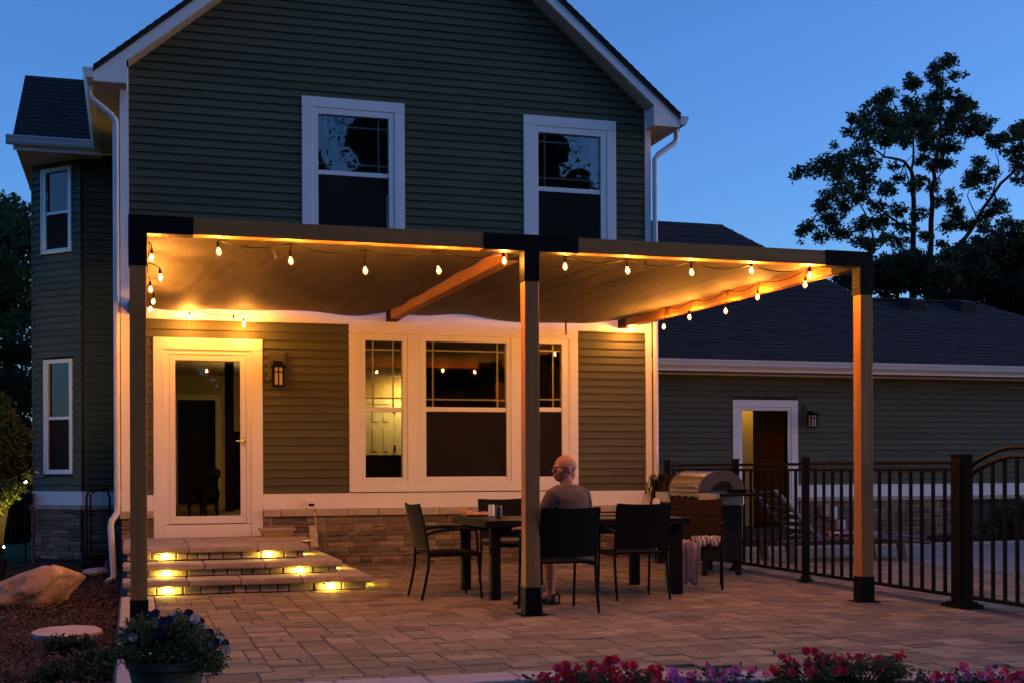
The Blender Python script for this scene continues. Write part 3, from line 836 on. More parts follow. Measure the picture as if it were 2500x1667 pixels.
for i in range(nrow):
    t0, t1 = i / nrow, (i + 1) / nrow
    x = RX0 + q.uniform(-.2, 0)
    while x < RX1:
        l = q.uniform(.12, .26); a, c = max(x, RX0 - .05 * (1 - t0)), min(x + l, RX1)
        if c - a > .02:
            k = .071 + q.uniform(.004, .012)
            y0_, z0_, y1_, z1_ = E0 + (ry - E0) * t0 - .006, EZ + (rz_ - EZ) * t0, E0 + (ry - E0) * t1, EZ + (rz_ - EZ) * t1
            b.add([(a, y0_, z0_ + k), (c - .004, y0_, z0_ + k), (c - .004, y1_, z1_ + .072), (a, y1_, z1_ + .072), (a, y0_, z0_ + .06), (c - .004, y0_, z0_ + .06)], [(0, 1, 2, 3), (4, 5, 1, 0)])
        x += l
so = b.build('shingle_courses', M_['shingle'], bayo); so['kind'] = 'stuff'
b = MB(); b.box(RX0 - .02, -.06, E0 + .03, 22.1, 5.725, 5.745); b.build('soffit', M_['soffit'], bayo)
b = MB(); b.box(RX0 - .05, -.14, E0 + .005, E0 + .028, 5.70, EZ + .05); b.build('fascia', M_['trim'], bayo)
gp = [(0, 0), (-.075, 0), (-.095, .03), (-.10, .06), (-.118, .10), (-.118, .118), (-.108, .118), (-.085, .04), (-.07, .012), (-.006, .012), (-.006, .118), (0, .118)]
b = MB(); b.prism([(E0 + .003 + y, 5.765 + z) for y, z in gp], RX0 - .14, -.16, 'x'); b.build('gutter', M_['gutter'], bayo)
b = MB(); b.box(-.46, -.20, E0 + .02, E0 + .05, 5.885, 5.96); b.box(-.46, -.20, E0 + .05, E0 + .40, 5.945, 5.958); b.build('flashing', M_['gutter'], bayo)
b = MB(); b.box(-.50, -.26, 20.3, 20.62, 6.85, 7.28); b.build('roof_vent', M_['matte'], bayo)

# ------------------------------------------------------------------ rooms behind the glass
FL = .56
rm = MB(); ry1 = 24.7
rm.box(.05, 6.5, W + .2, ry1 + .1, FL - .05, FL); room = rm.build('room_floor', M_['oak'], house)
rm = MB(); rm.box(.05, 6.5, W + .16, ry1 + .1, 3.0, 3.05); rm.build('room_ceiling', M_['ceiling'], house)
def RX(u, v, Y): return aty(u, v, Y)
dxa, dxb = RX(433, 1000, ry1)[0], RX(526, 1000, ry1)[0]; dzt = RX(480, 975, ry1)[1]
hx0, hx1 = RX(893, 1000, ry1)[0], RX(961, 1000, ry1)[0]; hzt = RX(930, 986, ry1)[1]
rm = holes_wall(None, .05, 6.5, FL, 3.0, ry1, ry1 + .1, [(dxa, dxb, FL, dzt)])
rm.box(.05, .09, W + .16, ry1, FL, 3.0); rm.box(6.42, 6.5, W + .16, ry1, FL, 3.0)
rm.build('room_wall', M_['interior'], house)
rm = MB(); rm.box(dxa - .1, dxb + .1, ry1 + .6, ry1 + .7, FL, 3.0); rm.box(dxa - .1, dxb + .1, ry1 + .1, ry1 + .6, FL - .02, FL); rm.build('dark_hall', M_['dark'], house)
b = MB(); c_ = .10; b.box(dxa - c_, dxa, ry1 - .03, ry1, FL, dzt); b.box(dxb, dxb + c_, ry1 - .03, ry1, FL, dzt); b.box(dxa - c_, dxb + c_, ry1 - .031, ry1, dzt + .001, dzt + c_)
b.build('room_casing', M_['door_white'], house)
# six panel door on the lit wall
b = MB(); b.box(hx0, hx1, ry1 - .03, ry1 - .002, FL, hzt)
pd = b.build('panel_door', M_['door_white'], house)
pw = (hx1 - hx0 - .36) / 2
for i, x in enumerate((hx0 + .12, hx0 + .24 + pw)):
    for z0, z1 in ((FL + .2, FL + .85), (FL + 1.0, FL + 1.45), (FL + 1.58, hzt - .12)):
        b = MB(); b.box(x, x + pw, ry1 - .042, ry1 - .031, z0, z1); b.build('door_panel', M_['door_white'], pd, bevel=.012)
b = MB(); b.box(hx1 + .002, hx1 + .16, ry1 - .04, ry1, FL, hzt + .06); b.box(hx0 - .13, hx0 - .002, ry1 - .04, ry1, FL, hzt + .06); b.box(hx0, hx1, ry1 - .041, ry1, hzt + .003, hzt + .09); b.build('room_casing', M_['door_white'], house)
b = MB()
for z in (FL + .3, FL + 1.0, FL + 1.75): b.box(hx1 - .01, hx1 + .03, ry1 - .05, ry1 - .041, z, z + .12)
b.build('hinge', M_['bronze'], pd)
# column and right hand partition seen through the storm door
cx0, cx1 = RX(550, 1000, 20.5)[0], RX(571, 1000, 20.5)[0]
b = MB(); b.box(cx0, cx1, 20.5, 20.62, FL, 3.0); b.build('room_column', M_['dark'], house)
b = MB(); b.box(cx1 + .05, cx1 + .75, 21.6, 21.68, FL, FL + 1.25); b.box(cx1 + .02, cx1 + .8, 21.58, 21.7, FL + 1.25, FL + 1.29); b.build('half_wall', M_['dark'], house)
pa, pb_ = aty(1010, 1000, 18.6)[0] + .03, aty(1010, 1000, ry1)[0] + .03  # added slanted baffle, blocks the ceiling lamp from the big window side
b = MB(); b.hexa([(pa, 18.6, FL), (pa + .09, 18.6, FL), (pb_ + .09, ry1, FL), (pb_, ry1, FL), (pa, 18.6, 3.0), (pa + .09, 18.6, 3.0), (pb_ + .09, ry1, 3.0), (pb_, ry1, 3.0)]); b.build('light_baffle', pbr('brown baffle paint', (.16, .105, .05), .8), house)
# behind the big window the room stays dark thanks to the added baffle
so = thing('sofa', 'dark sofa back seen through the narrow left pane of the triple window', 'sofa', (2.95, 17.0, FL))
b = MB(); xa, xb = aty(880, 1108, 16.7)[0], aty(1160, 1108, 16.7)[0]; zs = aty(930, 1109, 16.7)[1]
b.box(xa - .1, xb, 16.7, 16.92, FL, zs); b.build('backrest', M_['sofa'], so, bevel=.05)
b = MB(); b.box(xa - .1, xb, 16.92, 17.55, FL, FL + .42); b.build('seat', M_['sofa'], so, bevel=.05)
b = MB(); b.box(xa - .28, xa - .101, 16.7, 17.55, FL, FL + .6); b.build('armrest', M_['sofa'], so, bevel=.05)
# recessed lamp that lights the far wall
lt = thing('ceiling_lamp', 'small round ceiling lamp lighting the pale panel door inside the room', 'lamp', (aty(996, 900, ry1 - .45)[0], ry1 - .45, 2.95))
b = MB(); b.lathe([(.09, .0), (.09, .03), (.10, .05)], lt.location, 16); b.build('lamp_ring', M_['trim'], lt)
b = MB(); b.lathe([(.075, -.012), (.08, -.002)], lt.location, 16); b.build('lamp_lens', emit('room lamp', (1, .62, .17), 60), lt)
pl = thing('pendant_lamp', 'dim hanging lamp in the room behind the storm door', 'lamp', (dxb + .42, 21.9, 2.35))
b = MB(); b.tube([(dxb + .42, 21.9, 3.0), (dxb + .42, 21.9, 2.45)], .008, 6); b.build('cord', M_['matte'], pl)
b = MB(); b.lathe([(.12, 0), (.06, .13)], pl.location, 14); b.build('lamp_shade', emit('pendant glow', (1, .62, .17), 7), pl)

# ------------------------------------------------------------------ garage wing at the right
YG = 19.5
gar = thing('garage', 'low olive sided garage wing with dark shingle hip roof', 'garage', (11, YG, 0))
TG = Matrix.Translation((0, YG, 0))
def GX(u, v=1050): return aty(u, v, YG)[0]
def GZ(u, v): return aty(u, v, YG)[1]
gz_bt, gz_bb, gz_cb = GZ(2200, 1180), GZ(2200, 1209), GZ(2200, 1217)
GD = (GX(1787.5), GX(1946), .12, GZ(1866, 975.5))
gxa, gxb = 6.6, 19.0
op = (GX(1811), GX(1923), .15, GZ(1860, 1001))
b = holes_wall(TG, gxa, gxb, -.1, 2.95, 0, .12, [op]); b.build('wall', M_['wall'], gar)
lay_boards(gar, TG, gxa + .05, gxb, gz_bt, 2.86, .1005, [GD])
for a, c in ((gxa, GD[0] - .002), (GD[1] + .002, gxb)):
    b = MB(TG); b.box(a, c, -.03, 0, gz_bb, gz_bt); b.build('water_table', M_['trim'], gar)
    b = MB(TG); b.box(a, c, -.09, 0, gz_cb - .02, gz_bb - .002); b.build('cap_stone', M_['capstone'], gar, bevel=.01)
veneer(gar, TG, GD[1] + .02, 14.5, -.02, gz_cb - .022, seed=31)
veneer(gar, TG, 6.7, GD[0] - .02, -.02, gz_cb - .022, seed=33)
d = MB(TG); c_ = .165
d.box(GD[0], op[0] - .06, -.034, .0, .02, op[3] + .06); d.box(op[1] + .06, GD[1], -.034, .0, .02, op[3] + .06); d.box(GD[0], GD[1], -.035, 0, op[3] + .061, GD[3])
gd = d.build('door', M_['trim'], gar, bevel=.004); gd['label'] = 'white trimmed open doorway into the garage'
d = MB(TG); d.box(op[0] - .06, op[0], -.02, .12, .02, op[3] + .06); d.box(op[1], op[1] + .06, -.02, .12, .02, op[3] + .06); d.box(op[0], op[1], -.02, .12, op[3], op[3] + .06); d.build('door_jamb', M_['vinyl'], gd)
# the leaf is a strip of inner wall facing out; then the lit interior
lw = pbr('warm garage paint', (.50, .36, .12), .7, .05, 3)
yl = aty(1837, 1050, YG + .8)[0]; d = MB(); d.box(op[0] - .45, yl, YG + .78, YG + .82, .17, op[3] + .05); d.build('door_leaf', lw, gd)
d = MB(); d.box(op[0] - .6, op[1] + 2.0, YG + 3.2, YG + 3.3, 0, 2.8); d.box(op[1] + 1.9, op[1] + 2.0, YG + .13, YG + 3.2, 0, 2.8); d.box(op[0] - .6, op[0] - .5, YG + .13, YG + 3.2, 0, 2.8); d.build('garage_wall', pbr('brown garage wall', (.16, .07, .03), .8), gar)
d = MB(); d.box(op[0] - .6, op[1] + 2, YG + .12, YG + 3.3, .10, .14); d.box(op[0] - .6, op[1] + 2, YG + .13, YG + 3.3, 2.8, 2.85); d.build('garage_floor', M_['dark'], gar)
rk = thing('storage_rack', 'dark storage rack with a pale cylinder inside the open garage doorway', 'rack', (op[1] - .1, YG + 2.6, .14))
x_ = op[1] - .1
for z in (.3, .9, 1.55):
    d = MB(); d.box(x_ - .32, x_ + .55, YG + 2.4, YG + 2.85, z, z + .03); d.build('shelf', M_['bronze'], rk)
for xx in (x_ - .32, x_ + .51):
    d = MB(); d.box(xx, xx + .04, YG + 2.4, YG + 2.44, .14, 1.95); d.build('upright', M_['bronze'], rk)
d = MB(); d.lathe([(.05, 0), (.05, .5), (.03, .55)], (x_ - .18, YG + 2.5, .93), 10); d.build('canister', pbr('red canister', (.35, .09, .04)), rk)
d = MB(); d.lathe([(.2, .0), (.17, .10), (.05, .16)], (x_ + .1, YG + 2.5, 1.581), 14); d.build('bin', M_['matte'], rk)
gl_ = thing('garage_lamp', 'ceiling lamp inside the garage casting warm light on an inner wall', 'lamp', (op[0] + .35, YG + .42, 2.62))
d = MB(); d.lathe([(.10, 0), (.12, .04), (.05, .08)], gl_.location, 14); d.build('lamp_globe', emit('garage lamp', (1, .62, .14), 9), gl_)
# garage roof: front slope with a hip at the right, gutter
EY, EZG = 19.08, 2.98
RY, RZ = 22.2, 4.54
rxr = aty(2388, 752, RY)[0]
b = MB(); b.add([(5.8, EY, EZG), (rxr + 3.1, EY, EZG), (rxr, RY, RZ), (5.8, RY, RZ), (5.8, 25.3, EZG), (rxr + 3.1, 25.3, EZG)],
                [(0, 1, 2, 3), (3, 2, 5, 4), (1, 5, 2)])
b.build('garage_roof', M_['shingle'], gar)
q = random.Random(9); b = MB(); nrow = 22
for i in range(nrow):
    t0, t1 = i / nrow, (i + 1) / nrow
    x = 6.6 + q.uniform(-.3, 0); xe = rxr + 3.1 * (1 - t0)
    y0_, z0_, y1_, z1_ = EY + (RY - EY) * t0, EZG + (RZ - EZG) * t0, EY + (RY - EY) * t1, EZG + (RZ - EZG) * t1
    while x < xe:
        l = q.uniform(.16, .34); c = min(x + l, xe)
        k = q.uniform(.008, .02)
        b.add([(x, y0_ - .004, z0_ + k), (c - .005, y0_ - .004, z0_ + k), (c - .005 if c < xe else c - .14, y1_, z1_ + .003), (x, y1_, z1_ + .003), (x, y0_ - .004, z0_), (c - .005, y0_ - .004, z0_)], [(0, 1, 2, 3), (4, 5, 1, 0)])
        x += l
so = b.build('shingle_courses', M_['shingle'], gar); so['kind'] = 'stuff'
tone = so.data.attributes.new('tone', 'FLOAT', 'FACE'); tone.data.foreach_set('value', [q.random() for _ in so.data.polygons])
b = MB(); n = 26
for i in range(n):
    xa = 6.6 + (rxr - 6.6) * i / n; b.box(xa, xa + (rxr - 6.6) / n - .01, RY - .10, RY + .1, RZ - .01, RZ + .028)
so = b.build('ridge_caps', M_['shingle'], gar); so['kind'] = 'stuff'
b = MB(); b.box(5.9, rxr + 3, EY + .02, YG - .001, 2.80, 2.815); b.build('soffit', M_['soffit'], gar)
b = MB(); b.box(6.2, rxr + 3, EY, EY + .018, 2.80, EZG); b.build('fascia', M_['trim'], gar)
b = MB(); b.prism([(EY - .002 + y, 2.865 + z) for y, z in gp], 6.75, rxr + 3.05, 'x'); b.build('gutter', M_['gutter'], gar)
b = MB(); b.box(6.75, gxb, YG - .05, YG - .001, 2.765, 2.80); b.build('soffit_trim', M_['gutter'], gar)
for (u, v) in ((2228, 750), (2352, 755)):
    x, z = aty(u, v, RY - .35); zb = RZ - .175
    b = MB(); b.hexa([(x - .28, RY - .55, zb - .12), (x + .28, RY - .55, zb - .12), (x + .28, RY - .15, zb + .08), (x - .28, RY - .15, zb + .08), (x - .14, RY - .50, zb + .14), (x + .2, RY - .50, zb + .10), (x + .24, RY - .15, zb + .22), (x - .2, RY - .15, zb + .22)])
    b.build('roof_vent', M_['matte'], gar, bevel=.03)
# taller hip roof between house and garage
b = MB(); ry2, rz2 = 24.4, aty(1700, 545, 24.4)[1]; rx2 = aty(1761, 548, 24.4)[0]
b.add([(6.3, 20.2, 3.2), (rx2 + 3.3, 20.2, 3.2), (rx2, ry2, rz2), (6.3, ry2, rz2), (6.3, 28.5, 3.2), (rx2 + 3.3, 28.5, 3.2)], [(0, 1, 2, 3), (3, 2, 5, 4), (1, 5, 2)])
b.build('hip_roof', M_['shingle'], gar)
q = random.Random(19); b = MB(); nrow = 24
for i in range(nrow):
    t0, t1 = i / nrow, (i + 1) / nrow
    x = 6.6 + q.uniform(-.3, 0); xe = rx2 + 3.3 * (1 - t0)
    y0_, z0_, y1_, z1_ = 20.2 + (ry2 - 20.2) * t0, 3.2 + (rz2 - 3.2) * t0, 20.2 + (ry2 - 20.2) * t1, 3.2 + (rz2 - 3.2) * t1
    while x < xe - .15:
        l = q.uniform(.2, .5); c = min(x + l, xe - .1); k = q.uniform(.008, .02)
        b.add([(x, y0_ - .004, z0_ + k), (c - .005, y0_ - .004, z0_ + k), (c - .005, y1_, z1_ + .003), (x, y1_, z1_ + .003), (x, y0_ - .004, z0_), (c - .005, y0_ - .004, z0_)], [(0, 1, 2, 3), (4, 5, 1, 0)])
        x += l
so = b.build('shingle_courses', M_['shingle'], gar); so['kind'] = 'stuff'

# ------------------------------------------------------------------ wall lanterns
def lantern(X, Y, Z, s, label):
    t = thing('wall_lantern', label, 'lantern', (X, Y, Z), 0, 'craftsman lanterns on the siding')
    T = Matrix.Translation((X, Y, Z)) @ Matrix.Scale(s, 4)
    b = MB(T); b.box(-.12, .12, -.030, .0, -.17, .22); b.box(-.095, .095, -.042, -.030, -.14, .195); b.build('mounting_block', M_['siding'], t, bevel=.006)
    b = MB(T); b.box(-.055, .065, -.055, -.042, .02, .09); b.box(-.012, .012, -.14, -.055, .045, .065); b.build('bracket', M_['bronze'], t)
    b = MB(T); c = -.14; b.hexa([(-.105, c - .10, .0), (.105, c - .10, .0), (.105, c + .08, .0), (-.105, c + .08, .0), (-.06, c - .05, .045), (.06, c - .05, .045), (.06, c + .05, .045), (-.06, c + .05, .045)]); b.build('lantern_roof', M_['bronze'], t)
    b = MB(T); b.box(-.054, .054, c - .054, c + .054, -.235, -.005); b.build('lantern_glass', M_['frost'], t)
    b = MB(T)
    for x in (-.062, .062):
        for y in (c - .062, c + .062): b.box(x - .01, x + .01, y - .01, y + .01, -.25, 0)
    b.box(-.07, .07, c - .07, c + .07, -.262, -.245)
    for y in (c - .062, c + .062): b.box(-.052, .052, y - .006, y + .006, -.075, -.06)
    b.box(-.008, .008, c - .066, c - .056, -.245, 0)
    b.build('lantern_cage', M_['bronze'], t)
x, z = aty(676, 897, W - .02); lantern(x, W - .018, z, .92, 'bronze wall lantern on the warmly lit siding right of the storm door')
x, z = aty(1975, 1012, YG - .02); lantern(x, YG - .018, z, .85, 'bronze wall lantern in the dusk beside the garage doorway')
# outlet cover with its cord
x, z = aty(760, 1230, W - .04)
t = thing('outlet_box', 'white weatherproof outlet box on the water table board', 'outlet', (x, W - .034, z))
b = MB(); b.box(x - .065, x + .065, W - .085, W - .0345, z - .055, z + .055); b.build('cover', M_['vinyl'], t, bevel=.008)
b = MB(); b.box(x - .04, x + .03, W - .088, W - .0855, z - .02, z + .012); b.build('slot', M_['matte'], t)
cb = MB(); cb.tube([(x + .03, W - .06, z - .05), (x + .04, W - .115, z - .16), (x + .05, W - .09, z - .35), (x + .07, W - .10, .42), (x + .06, W - .12, .36)], .005, 6)
tag(cb.build('power_cord', M_['vinyl'], smooth=True), 'thin pale cord hanging from the outlet box over the ledge stone', 'cord')
# ------------------------------------------------------------------ stone steps
steps = thing('stone_steps', 'three wide stone steps with lit risers leading up to the storm door', 'steps', (1.1, 14, 0))
ST = [(12.68, 2.28, 0.0, .14), (13.15, 2.06, .14, .265), (13.70, 1.79, .265, .40)]
q = random.Random(44)
def slabpiece(x0, x1, y0, y1, z0, z1):
    b = MB(); n = 4; d = [(q.uniform(-.008, .008)) for _ in range(n + 1)]
    for i in range(n):
        xa, xb = x0 + (x1 - x0) * i / n, x0 + (x1 - x0) * (i + 1) / n
        b.add([(xa, y0 + d[i], z0), (xb, y0 + d[i + 1], z0), (xb, y1, z0), (xa, y1, z0), (xa, y0 + d[i] * .4, z1), (xb, y0 + d[i + 1] * .4, z1), (xb, y1, z1), (xa, y1, z1)],
              [(3, 2, 1, 0), (4, 5, 6, 7), (0, 1, 5, 4), (2, 3, 7, 6)] + ([(3, 0, 4, 7)] if i == 0 else []) + ([(1, 2, 6, 5)] if i == n - 1 else []))
    import bmesh
    me = b.mesh('step_slab'); bm = bmesh.new(); bm.from_mesh(me); bmesh.ops.remove_doubles(bm, verts=bm.verts, dist=1e-5); bm.to_mesh(me); bm.free()
    return link('step_slab', me, M_['slab'], steps, bevel=.014)
gapx = []
for k, (yr, xr, zb, zt) in enumerate(ST):
    ov_ = .045; th_ = .062; zs_ = zt - th_
    yb = ST[k + 1][0] + .12 if k < 2 else W - .11
    core = MB(); core.box(-.03, xr - .06, yr + .06, W - .11, zb - .01, zs_ - .001); core.build('step_core', M_['joint'], steps)
    # front row of slabs
    x = -.078
    while x < xr + ov_ - .02:
        l = q.uniform(.45, .85); x2 = x + l
        if xr + ov_ - x2 < .3: x2 = xr + ov_
        slabpiece(x + .0025, x2 - .0025, yr - ov_, yr + .42, zs_, zt); x = x2
    # right return slabs and, on the landing, the field behind
    y = yr + .4225
    while y < W - .12:
        l = q.uniform(.45, .8); y2 = min(y + l, W - .11)
        if W - .11 - y2 < .25: y2 = W - .11
        slabpiece(xr + ov_ - (.40 if k < 2 else .45), xr + ov_, y + .0025, y2 - .0025, zs_, zt - .001)
        if k == 2:
            slabpiece(-.075, .60, y + .0025, y2 - .0025, zs_, zt - .0015); slabpiece(.605, xr + ov_ - .455, y + .0025, y2 - .0025, zs_, zt - .001)
        y = y2
    # riser stones
    x = -.04
    while x < xr - .01:
        l = q.choice([.11, .14, .17, .20, .25]); x2 = min(x + l, xr)
        if x2 - x > .03:
            h = (zs_ - zb) * q.choice([1, 1, .96, .9]) - .002
            b = MB(); e = q.uniform(.0, .018)
            b.hexa([(x + .004, yr + e, zb + .001), (x2 - .004, yr + e, zb + .001), (x2 - .006, yr + .14, zb + .001), (x + .006, yr + .14, zb + .001), (x + .007, yr + e + .006, zb + h), (x2 - .007, yr + e + .006, zb + h), (x2 - .008, yr + .14, zb + h), (x + .008, yr + .14, zb + h)])
            b.build('stone', M_['slab'], steps, bevel=.009)
        x = x2
    y = yr + .145
    while y < W - .12:
        l = q.choice([.16, .2, .26]); y2 = min(y + l, W - .11)
        b = MB(); b.box(xr - .12, xr - q.uniform(0, .012), y + .004, y2 - .004, zb + .001, zs_ - .003); b.build('stone', M_['slab'], steps, bevel=.009); y = y2
names = ['lowest', 'middle', 'top']
def steplight(x, y, z, face, lab):
    t = thing('step_light', lab, 'step light', (x, y, z), 0, 'small lamps set in the step risers')
    b = MB(); 
    if face == 'f': b.box(x - .075, x + .075, y - .012, y + .004, z - .0, z + .012)
    else: b.box(x - .004, x + .012, y - .075, y + .075, z, z + .012)
    b.build('lamp_bracket', M_['bronze'], t)
    b = MB()
    if face == 'f': b.hexa([(x - .032, y - .026, z - .016), (x + .032, y - .026, z - .016), (x + .032, y + .0, z - .022), (x - .032, y + .0, z - .022), (x - .032, y - .026, z - .001), (x + .032, y - .026, z - .001), (x + .032, y + .0, z - .001), (x - .032, y + .0, z - .001)])
    else: b.hexa([(x, y - .032, z - .022), (x + .026, y - .032, z - .016), (x + .026, y + .032, z - .016), (x, y + .032, z - .022), (x, y - .032, z - .001), (x + .026, y - .032, z - .001), (x + .026, y + .032, z - .001), (x, y + .032, z - .001)])
    b.build('lamp_lens', M_['step_lens'], t)
for k, us in enumerate(((408, 806), (405, 731), (404, 655))):
    yr, xr, zb, zt = ST[k]
    for j, u in enumerate(us):
        x, _ = aty(u, 1400, yr)
        steplight(x, yr - .006, zt - .076, 'f', '%s small lamp in the %s riser of the stone steps' % (('left', 'right')[j], names[k]))
    steplight(xr + .004, yr + .55, zt - .076, 's', 'lamp on the right hand side of the %s stone step' % names[k])
# things standing on the landing
x, z = aty(678, 1307, 15.35)
t = thing('planter_tray', 'small tan trough standing on the landing right of the door', 'trough', (x, 15.45, .40))
b = MB(); b.hexa([(x - .16, 15.38, .401), (x + .16, 15.38, .401), (x + .16, 15.52, .401), (x - .16, 15.52, .401), (x - .20, 15.34, .485), (x + .20, 15.34, .485), (x + .20, 15.56, .485), (x - .20, 15.56, .485)])
b.build('tray_body', pbr('tan resin', (.50, .37, .20), .6, .08), t, bevel=.006)
b = MB(); b.box(x - .21, x + .21, 15.33, 15.338, .478, .5); b.box(x - .21, x + .21, 15.562, 15.57, .478, .5); b.box(x - .212, x - .204, 15.338, 15.562, .478, .5); b.box(x + .204, x + .212, 15.338, 15.562, .478, .5); b.build('rim', M_['capstone'], t)
b = MB(); b.box(x - .42, x + .32, 14.4, 15.25, .4005, .407); tag(b.build('door_mat', pbr('tan door mat', (.40, .28, .16), .95, .2, 20, .4, 200)), 'flat tan mat on the landing in front of the trough', 'mat')
x, _ = aty(767, 1320, 15.45); b = MB(); b.hexa([(x - .045, 15.40, .266), (x + .045, 15.40, .266), (x + .045, 15.43, .266), (x - .045, 15.43, .266), (x - .04, 15.62, .52), (x + .05, 15.62, .52), (x + .05, 15.65, .52), (x - .04, 15.65, .52)])
tag(b.build('paver_offcut', M_['capstone'], bevel=.005), 'narrow stone offcut leaning on the wall beside the landing', 'stone')

# ------------------------------------------------------------------ pergola
per = thing('pergola', 'timber post and beam pergola with black metal brackets over the patio', 'pergola', (3.2, 12.8, 0))
PX = (0.0, 3.10, 6.228); PW = .123; PY = 9.92
ZB, ZT = 2.985, 3.11
rise = .075
for x in PX:
    b = MB(); b.box(x, x + PW, PY, PY + PW, .01, ZB - .001); b.build('post', M_['woodz'], per, bevel=.005)
    e = .006
    b = MB(); b.box(x - e, x + PW + e, PY - e, PY + PW + e, .0, .23 ); po = b.build('post_base', M_['black'], per, bevel=.004)
    b = MB(); b.box(x - .045, x + PW + .045, PY - .045, PY + PW + .045, .001, .010); b.build('base_plate', M_['black'], po, bevel=.002)
    # corner bracket: sleeve down the post, arms along the beams
    b = MB(); b.box(x - e, x + PW + e, PY - e, PY + PW + e, 2.735, ZT + e)
    xa = x - e - (.34 if x > 1 else 0); xb = x + PW + e + (.34 if x < 6 else 0)
    if x > 1: b.box(xa, x - e, PY - e, PY + PW + e, ZB - e, ZT + e)
    if x < 6: b.box(x + PW + e, xb, PY - e, PY + PW + e, ZB - e, ZT + e)
    b.box(x - e, x + PW + e, PY + PW + e, PY + PW + .36, ZB - e, ZT + e)
    br = b.build('corner_bracket', M_['black'], per, bevel=.003)
    # screw holes with bright screw heads
    b = MB()
    for i in range(4):
        for j in range(2):
            if x > 1: 
                X_0 = x - .10 - i * .055; b.box(X_0 - .006, X_0 + .006, PY + .035 + j * .05, PY + .047 + j * .05, ZB - e - .002, ZB - e - .0003)
                b.box(x - e - .002, x - e - .0003, PY + .035 + j * .04, PY + .046 + j * .04, 2.80 + i * .04, 2.811 + i * .04)
            if x < 6:
                X_0 = x + PW + .10 + i * .055; b.box(X_0 - .006, X_0 + .006, PY + .035 + j * .05, PY + .047 + j * .05, ZB - e - .002, ZB - e - .0003)
    b.build('screw', M_['steel'], br)
    # rafter to the house
    b = MB(); b.hexa([(x, PY + PW + .02, ZB), (x + PW, PY + PW + .02, ZB), (x + PW, W - .05, ZB + rise), (x, W - .05, ZB + rise), (x, PY + PW + .02, ZT), (x + PW, PY + PW + .02, ZT), (x + PW, W - .05, ZT + rise), (x, W - .05, ZT + rise)])
    b.build('rafter', M_['woody'], per, bevel=.005)
    b = MB(); b.hexa([(x - e, W - .30, ZB + rise - e - .004), (x + PW + e, W - .30, ZB + rise - e - .004), (x + PW + e, W - .031, ZB + rise - e), (x - e, W - .031, ZB + rise - e), (x - e, W - .30, ZT + rise + e), (x + PW + e, W - .30, ZT + rise + e), (x + PW + e, W - .031, ZT + rise + e), (x - e, W - .031, ZT + rise + e)])
    b.build('wall_bracket', M_['black'], per, bevel=.003)
for a, c in ((PX[0] + PW + .01, PX[1] - .01), (PX[1] + PW + .01, PX[2] - .01)):
    b = MB(); b.box(a, c, PY, PY + PW, ZB, ZT); b.build('beam', M_['woodx'], per, bevel=.005)
# shade cloths
def sail(name, x0, x1, label, seed):
    q = random.Random(seed); nx, ny = 120, 70; y0, y1 = PY + PW + .01, W - .16
    vs = []; fs = []
    for j in range(ny + 1):
        t = j / ny
        for i in range(nx + 1):
            s_ = i / nx
            x = x0 + (x1 - x0) * s_; y = y0 + (y1 - y0) * t
            z = 3.094 + .058 * t
            z -= .035 * math.sin(math.pi * s_) * math.sin(math.pi * t)           # sag
            z -= .075 * math.sin(math.pi * s_) ** .6 * (t ** 6) * (.5 + .5 * math.sin(2 * math.pi * (s_ * 1.1 + seed * .13)))
            z += .006 * math.sin(9 * (s_ - t * .55) + seed) * math.sin(3 * t + 1) + .004 * math.sin(31 * (s_ * .8 - t * .5) + 2 * math.sin(4 * t))
            for c_, k_, a_, w_ in ((.34, -.20, .014, .010), (.44, -.26, .012, .009), (.58, -.30, .010, .010), (.22, -.10, -.010, .012), (.80, -.1, .008, .012)): z += .55 * a_ * math.exp(-((s_ - c_ - k_ * t) / w_) ** 2) * math.sin(math.pi * min(1, t * 1.15)) ** .5
            z += .006 * math.sin(30 * t + 6 * s_) * math.exp(-s_ * 10) + .006 * math.sin(34 * t - 5 * s_) * math.exp(-(1 - s_) * 10) + .008 * math.sin(26 * s_ + 5 * t) * math.exp(-t * 7) + .012 * math.sin(17 * s_ + 3 + 9 * (1 - t)) * math.exp(-(1 - t) * 9)
            vs.append((x, y - .05 * (t > .98) * math.sin(7 * s_), z))
    for j in range(ny):
        for i in range(nx):
            k = j * (nx + 1) + i; fs.append((k, k + 1, k + nx + 2, k + nx + 1))
    b = MB(); b.add(vs, fs)
    o = b.build(name, M_['sail'], None, smooth=True)
    m = o.modifiers.new('solid', 'SOLIDIFY'); m.thickness = .003
    tag(o, label, 'shade sail', 'shade cloths under the pergola')
    return o
sail('shade_sail', PX[0] + PW + .015, PX[1] - .02, 'taupe shade cloth over the wider left bay, above the door', 1)
sail('shade_sail', PX[1] + PW + .02, PX[2] - .015, 'taupe shade cloth over the right bay, above the man', 4)
# short straps hanging from the cloth edges
for u, v0, v1, Y0 in ((664, 602, 632, 10.2), (1381, 783, 818, 15.5), (570, 770, 780, 15.5), (1575, 637, 660, 10.2)):
    x, z0 = aty(u, v0, Y0); x2, z1 = aty(u + (10 if v0 == 602 else 1), v1, Y0)
    b = MB(); b.bar((x, Y0, z0), (x2, Y0, z1), .022, .004, (0, 1, 0)); tag(b.build('tie_strap', M_['matte']), 'dark tie strap dangling %s' % {664: 'from the front edge of the left shade cloth', 1381: 'over the frieze board right of the middle post', 570: 'above the door from the rear cloth edge', 1575: 'behind the right front beam'}[u], 'strap')

